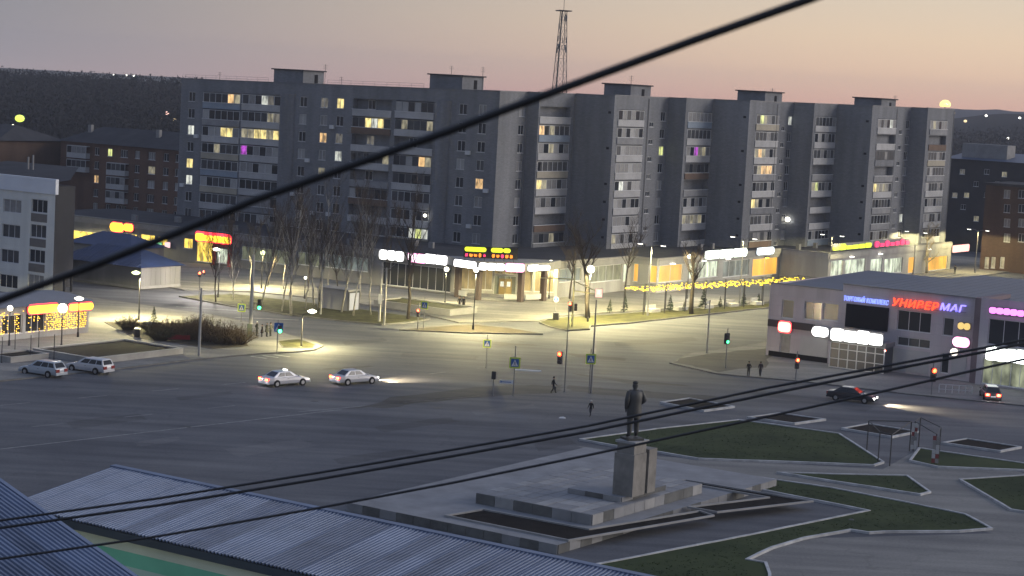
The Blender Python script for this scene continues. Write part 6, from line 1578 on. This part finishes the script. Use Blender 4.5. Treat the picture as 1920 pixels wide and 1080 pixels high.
person('figure in grey hood waiting next to the green pedestrian signal', G(507, 631, .12), R(150), 1.6, (.09, .09, .08), (.03, .03, .03), pose=pocket)
person('figure in dark jacket and grey trousers strolling on the plaza', G(861, 579, .12), R(70), 1.66, (.035, .03, .028), (.06, .055, .05), pose=walk)
person('figure in long black dress strolling on the plaza beside another', G(869, 579, .12), R(75), 1.62, (.02, .018, .018), (.02, .018, .018), coat=True)
person('figure in black striding across the carriageway by the slim signal pole', G(1037, 738), R(10), 1.68, (.012, .012, .014), (.012, .012, .014), pose=walk, bag=BAGK)
person('figure in black jacket and white cap crossing the open asphalt', G(1107, 781), R(-120), 1.5, (.012, .013, .016), (.05, .05, .06), pose=walk, hat=CAPW)
person('figure in dark clothes standing before the department store corner', G(1403, 706, .12), R(240), 1.65, (.025, .022, .022), (.03, .028, .03), pose=pocket)
person('figure in brown jacket beside the one at the department store corner', G(1425, 706, .12), R(250), 1.62, (.06, .045, .04), (.03, .03, .03), pose=walk)
person('small dark figure standing before the far shop doors', G(1790, 514, .12), R(250), 1.65, (.03, .03, .03), (.02, .02, .02), pose=pocket)
# the statue
BRZ = mat('statue_bronze', (.055, .055, .052), .55, .3, 1.5, .1, metal=.35)
sp2 = dict(ell=(-.15, -.04, .645), wrl=(-.13, .02, .53), hnl=(-.125, .035, .48), elr=(.165, -.035, .655), wrr=(.125, .06, .58), hnr=(.10, .085, .575), hil=(-.05, 0, .49), anl=(-.07, -.02, .055), tol=(-.085, .06, .022), knl=(-.062, .005, .28), anr=(.065, .01, .055), tor=(.085, .09, .022), che=(0, 0, .735, .095), shl=(-.115, 0, .79, .05), shr=(.115, 0, .79, .05), hed=(.006, .02, .905, .047), crn=(.008, .02, .952, .048), pel=(0, 0, .52, .082))
SH_ = 3.95
for k_, v_ in list(sp2.items()):
    if k_[:2] in ('sh', 'el', 'wr', 'hn', 'an', 'to', 'kn', 'hi'): sp2[k_] = (v_[0] * 1.14,) + tuple(v_[1:])
sp2['hed'] = (.006, .02, .90, .056); sp2['crn'] = (.008, .02, .952, .057)
for k_, r_ in (('ell', .045), ('elr', .045), ('wrl', .032), ('wrr', .032), ('knl', .055), ('knr', .055), ('anl', .042), ('anr', .042)): sp2[k_] = tuple(sp2.get(k_, {'knr': (.07, .012, .28)}.get(k_))[:3]) + (r_,)
sme, SJ = figure('statue', sp2, SH_, [BRZ], lambda c: 0, 1.25, 2)
st_ = tag(put('statue', sme, None, STAT[0] + Vector((0, 0, .16)), R(25)), 'dark bronze statue of a standing man in a coat on the tall pedestal', 'statue')
cm = MB(); ringp = []
for z, rx, ry in ((.36, .118, .10), (.42, .122, .10), (.50, .118, .094), (.58, .108, .088), (.66, .112, .09), (.74, .122, .092), (.80, .108, .078), (.83, .06, .055)):
    rx *= 1.14; ry *= 1.08
    ringp.append([(rx * SH_ * math.cos(t), ry * SH_ * math.sin(t) - .012 * SH_, z * SH_) for t in [2 * math.pi * (i + .5) / 18 for i in range(18)]])
vs = [p for r in ringp for p in r]; cm.add(vs, [(i * 18 + j, i * 18 + (j + 1) % 18, (i + 1) * 18 + (j + 1) % 18, (i + 1) * 18 + j) for i in range(7) for j in range(18) if not (i < 3 and 3 <= j <= 5)])
cm.build('coat', BRZ, st_, smooth=True)
MB().box(-.62, .62, -.55, .62, -.16, .0).build('base_plate', BRZ, st_)
MB().lathe([(.047 * SH_, -.01 * SH_), (.049 * SH_, .012 * SH_), (.04 * SH_, .032 * SH_), (.01, .046 * SH_)], (.008 * SH_, .018 * SH_, .955 * SH_), 12).build('head_top', BRZ, st_, smooth=True)

# ================================================================== TREES AND SHRUBS
def bare_tree(name, label, base_px, top_y, trunk_m, lean=(0, 0), forks=3, spread=.32, trunk_r=.16, tw=3, z=.14, first=.35, seed=None, twm=None, base=None):
    rnd = random.Random(seed); b = base if base is not None else G(*base_px, z); h = above(base_px[0] + .056 * (base_px[1] - top_y), top_y, b) - b.z
    t = thing(name, label, 'tree', b, 0); tr = MB(); cr_ = MB()
    def limb(p, d, L_, r, lvl):
        n = 5 if lvl < 2 else 3; pts = [p]; q = p; dd = d.copy()
        for i in range(n):
            dd = (dd + Vector((rnd.uniform(-.16, .16), rnd.uniform(-.16, .16), .06))).normalized(); q = q + dd * L_ / n; pts.append(q)
        (tr if lvl < 2 else cr_).path(pts, lambda u: max(.008, r * (1 - .72 * u)), 6 if lvl == 0 else (5 if lvl == 1 else 3))
        if lvl >= tw: return
        m_ = {0: 9 + forks * 2, 1: 8, 2: 6}[min(lvl, 2)]
        for i in range(m_):
            u = rnd.uniform(first if lvl == 0 else .2, 1.0); k = min(n - 1, int(u * n)); pp = pts[k].lerp(pts[k + 1], u * n - k)
            a = rnd.uniform(0, 6.28); up = rnd.uniform(.5, 1.0); s = Vector((math.cos(a), math.sin(a), 0)) * spread * rnd.uniform(.6, 1.3)
            nd = (dd * .45 + s * 1.6 + Vector((0, 0, up * .75))).normalized()
            limb(pp, nd, L_ * rnd.uniform(.30, .48) * (1.15 - .4 * u if lvl == 0 else 1), max(.010, r * (1 - .7 * u) * .55), lvl + 1)
    limb(Vector((0, 0, -.1)), Vector((lean[0], lean[1], 1)).normalized(), h, trunk_r, 0)
    tr.build('trunk', trunk_m, t, smooth=True); cr_.build('crown', twm or M['twig'], t)
    return t
birches = [((546, 590), 392, .19, 'tallest forked birch beside the crossing verge'), ((598, 578), 372, .17, 'tall pale birch beside the short lamp post'), ((588, 572), 400, .13, 'slender birch leaning behind the tall pale one'), ((528, 584), 405, .11, 'thin birch close behind the tallest one'),
           ((640, 585), 385, .13, 'slim birch over the bus shelter roof'), ((662, 592), 400, .12, 'birch rising through the bus shelter end'), ((765, 598), 395, .22, 'dark thick trunked tree beside the planter'), ((695, 590), 415, .11, 'birch beside the forked concrete pole'),
           ((405, 566), 440, .10, 'thin bare tree before the red market entrance'), ((438, 562), 452, .10, 'thin bare tree between the market and the birches'), ((490, 572), 395, .12, 'slim birch beside the greenish globe lamp'), ((572, 580), 430, .09, 'young birch beside the tallest one')]
for i, (bp_, ty, r, lab) in enumerate(birches):
    bare_tree('birch_tree' if 'birch' in lab else 'bare_tree', lab, bp_, ty, M['birch'] if 'birch' in lab else M['bark'], ((random.random() - .5) * .08, 0), 3, .30, r, 3, .16, .25, 100 + i)
bare_tree('bare_tree', 'thick pollarded tree with splayed boughs on the street verge', (1296, 588), 470, M['bark'], (.01, 0), 2, .42, .34, 3, .16, .45, 7)
bare_tree('bare_tree', 'stout leaning trunk beside the signal gantry', (1102, 596), 440, M['bark'], (-.10, 0), 2, .5, .36, 3, .16, .4, 12)
bare_tree('bare_tree', 'pale lamplit bare tree before the white lit shops', (1738, 512), 430, mat('lamplit_bark', (.50, .43, .30), .9, .3, 2), (.05, 0), 3, .6, .3, 3, .12, .2, 21, twm=mat('lamplit_twigs', (.40, .33, .20), .9, .3, 2))  # warm lamp light is put into this tree's bark and twig colours
bare_tree('bare_tree', 'bare tree beside the pergola end under the apartment block', (1172, 560), 430, M['bark'], (-.05, 0), 3, .4, .15, 3, .12, .3, 33)
bare_tree('bare_tree', 'bare tree between the pavilion and the signal gantry', (1068, 560), 440, M['bark'], (.02, 0), 3, .45, .16, 3, .12, .3, 35)
for i in range(9):
    px = 430 + i * 36 + random.uniform(-12, 12); bare_tree('birch_tree', 'thin birch standing before the shaded shop windows', (px, 530 + i * 4), 420 + random.uniform(-15, 25), M['birch'] if i % 2 else M['bark'], (random.uniform(-.06, .06), 0), 2, .3, .09, 3, .12, .3, 60 + i)['group'] = 'thin birches before the shaded shops'
def shrub(label, base_px, w, h, m, n=130, z=.16, seed=0):
    rnd = random.Random(seed); t = thing('shrub', label, 'shrub', G(*base_px, z), 0); s = MB(); f = MB()
    for i in range(n):
        a = rnd.uniform(0, 6.28); r = w * math.sqrt(rnd.random()); p = Vector((r * math.cos(a) * .35, r * math.sin(a) * .35, 0)); k = 1 - .45 * (r / w) ** 2
        q = Vector((r * math.cos(a), r * math.sin(a), h * k * rnd.uniform(.6, 1.05))); s.path([p, p.lerp(q, .5) + Vector((rnd.uniform(-.1, .1), rnd.uniform(-.1, .1), .12)), q], lambda u: .018 * (1 - .6 * u), 3)
        for j in range(9):
            c = p.lerp(q, rnd.uniform(.35, 1.0)) + Vector((rnd.uniform(-.16, .16), rnd.uniform(-.16, .16), rnd.uniform(-.1, .14))); d = Vector((rnd.uniform(-1, 1), rnd.uniform(-1, 1), rnd.uniform(-.2, 1))).normalized(); e = d.orthogonal().normalized() * rnd.uniform(.012, .035); l_ = rnd.uniform(.12, .3)
            f.add((c - e, c + d * l_, c + e), ((0, 1, 2),))
    s.build('stems', m, t); f.build('twigs', m, t)
SHB2 = mat('shrub_olive', (.065, .055, .028), .95, .4, 2)
for i, (px, w, h, lab, m) in enumerate((((240, 618), 1.5, 1.2, 'low dark shrub at the lamp end of the shrub bed', SHB2), ((285, 622), 1.5, 1.0, 'low shrub beside the small pale board', SHB2), ((318, 628), 1.9, 1.5, 'brown shrub behind the red board', M['shrubm']), ((352, 636), 2.1, 1.9, 'tall brown shrub beside the red board', M['shrubm']), ((385, 640), 2.2, 2.3, 'tallest reddish brown shrub by the pale steel pole', M['shrubm']), ((418, 644), 2.3, 2.1, 'wide brown shrub beyond the pale steel pole', M['shrubm']), ((446, 645), 2.1, 1.7, 'rounded shrub beside the waiting group', M['shrubm']), ((300, 638), 1.6, 1.3, 'shrub hanging over the long planter coping', SHB2), ((368, 626), 1.8, 1.7, 'shrub behind the tallest brown one', M['shrubm']))):
    shrub(lab, px, w * 1.1, h * 1.3, m, 190, seed=i)
def fir(label, base_px, h, z=.16, seed=0):
    rnd = random.Random(seed); t = thing('fir_tree', label, 'tree', G(*base_px, z), 0)
    MB().tube((0, 0, -.05), (0, 0, h * .95), .05, .012, 5).build('trunk', M['bark'], t); c = MB()
    for i in range(int(90 * h)):
        u = rnd.random() ** .8; zz = h * (.10 + .88 * u); r = h * .30 * (1 - u) + .05; a = rnd.uniform(0, 6.28); d = Vector((math.cos(a), math.sin(a), -.25)); p = Vector((0, 0, zz)); q = p + d * r * rnd.uniform(.6, 1.1); w = d.orthogonal().normalized()
        for s in (-1, 1):
            e = Vector((-math.sin(a), math.cos(a), 0)) * s * r * .22; c.add((p.lerp(q, .25), p.lerp(q, .7) + e, q, p.lerp(q, .6) - Vector((0, 0, .05))), ((0, 1, 2, 3),))
    c.build('crown', M['fir'], t)
for i, (px, h, lab) in enumerate((((1143, 586), 1.9, 'small fir on the verge beside the leaning trunk'), ((1171, 584), 2.3, 'second small fir on the verge near the leaning trunk'), ((1256, 584), 2.4, 'wide young fir under the start of the garlands'), ((1318, 578), 3.0, 'tallest young fir behind the pollarded tree'), ((1350, 576), 1.6, 'low round fir between the verge lamps'), ((1394, 573), 2.2, 'young fir beside the double armed lamp'), ((1282, 583), 1.3, 'low fir at the foot of the pollarded tree'), ((1422, 570), 1.7, 'last young fir before the department store corner'), ((288, 606), 2.0, 'young fir standing in the shrub bed'))):
    fir(lab, px, h, seed=40 + i)

# ================================================================== OVERHEAD WIRES
def wire(label, pts, d, r, name='overhead_wire'):
    P = [at_dist(x, y, (d(i / (len(pts) - 1)) if callable(d) else d)) for i, (x, y) in enumerate(pts)]
    o = MB().path(P, r, 8).build(name, M['black'], None, smooth=True); return tag(o, label, 'cable')
wire('thick black cable slanting up across the view of the block', [(-400, 705), (-150, 622), (0, 563), (170, 500), (330, 437), (480, 374), (660, 310), (840, 246), (1060, 164), (1300, 76), (1520, -2), (1900, -150)], lambda u: 6.2 - 1.2 * u, .0118)
wire('upper thin wire of a close pair over the square', [(-300, 1020), (0, 976), (300, 934), (600, 886), (850, 843), (1100, 799), (1440, 727), (1650, 688), (1845, 652), (2100, 600)], 24, .0155)
wire('lower thin wire of a close pair over the square', [(-300, 1035), (0, 990), (300, 947), (600, 898), (850, 855), (1100, 810), (1440, 739), (1650, 697), (1845, 660), (2100, 606)], 24, .0175)
wire('single thin wire passing over the statue pedestal', [(-300, 1092), (0, 1048), (300, 1005), (600, 952), (850, 905), (1100, 854), (1440, 781), (1650, 735), (1845, 690), (2100, 634)], 22, .0145)
# tram wire between the poles over the verge
a = G(600, 590, .12) + Vector((0, 0, 5.6)); b_2 = G(720, 609, .12) + Vector((0, 0, 6.6))
tag(MB().path([a.lerp(b_2, u) - Vector((0, 0, 1.2 * math.sin(math.pi * u))) for u in [i / 10 for i in range(11)]], .02, 5).build('overhead_wire', M['metal']), 'slack wire sagging between the poles of the birch verge', 'cable')

# ================================================================== THIN EVENING HAZE
hz = bpy.data.materials.new('evening_haze'); hz.use_nodes = True; ht_n = hz.node_tree; ht_n.nodes.remove(ht_n.nodes['Principled BSDF'])
pv = ht_n.nodes.new('ShaderNodeVolumePrincipled'); pv.inputs['Color'].default_value = (.80, .82, .90, 1); pv.inputs['Density'].default_value = .00020; pv.inputs['Anisotropy'].default_value = .2
ht_n.links.new(pv.outputs[0], ht_n.nodes['Material Output'].inputs['Volume'])
tag(MB().box(-1100, 1100, -30, 2260, -1.2, 62).build('haze', hz), 'thin even evening haze over the town', 'haze', kind='stuff')
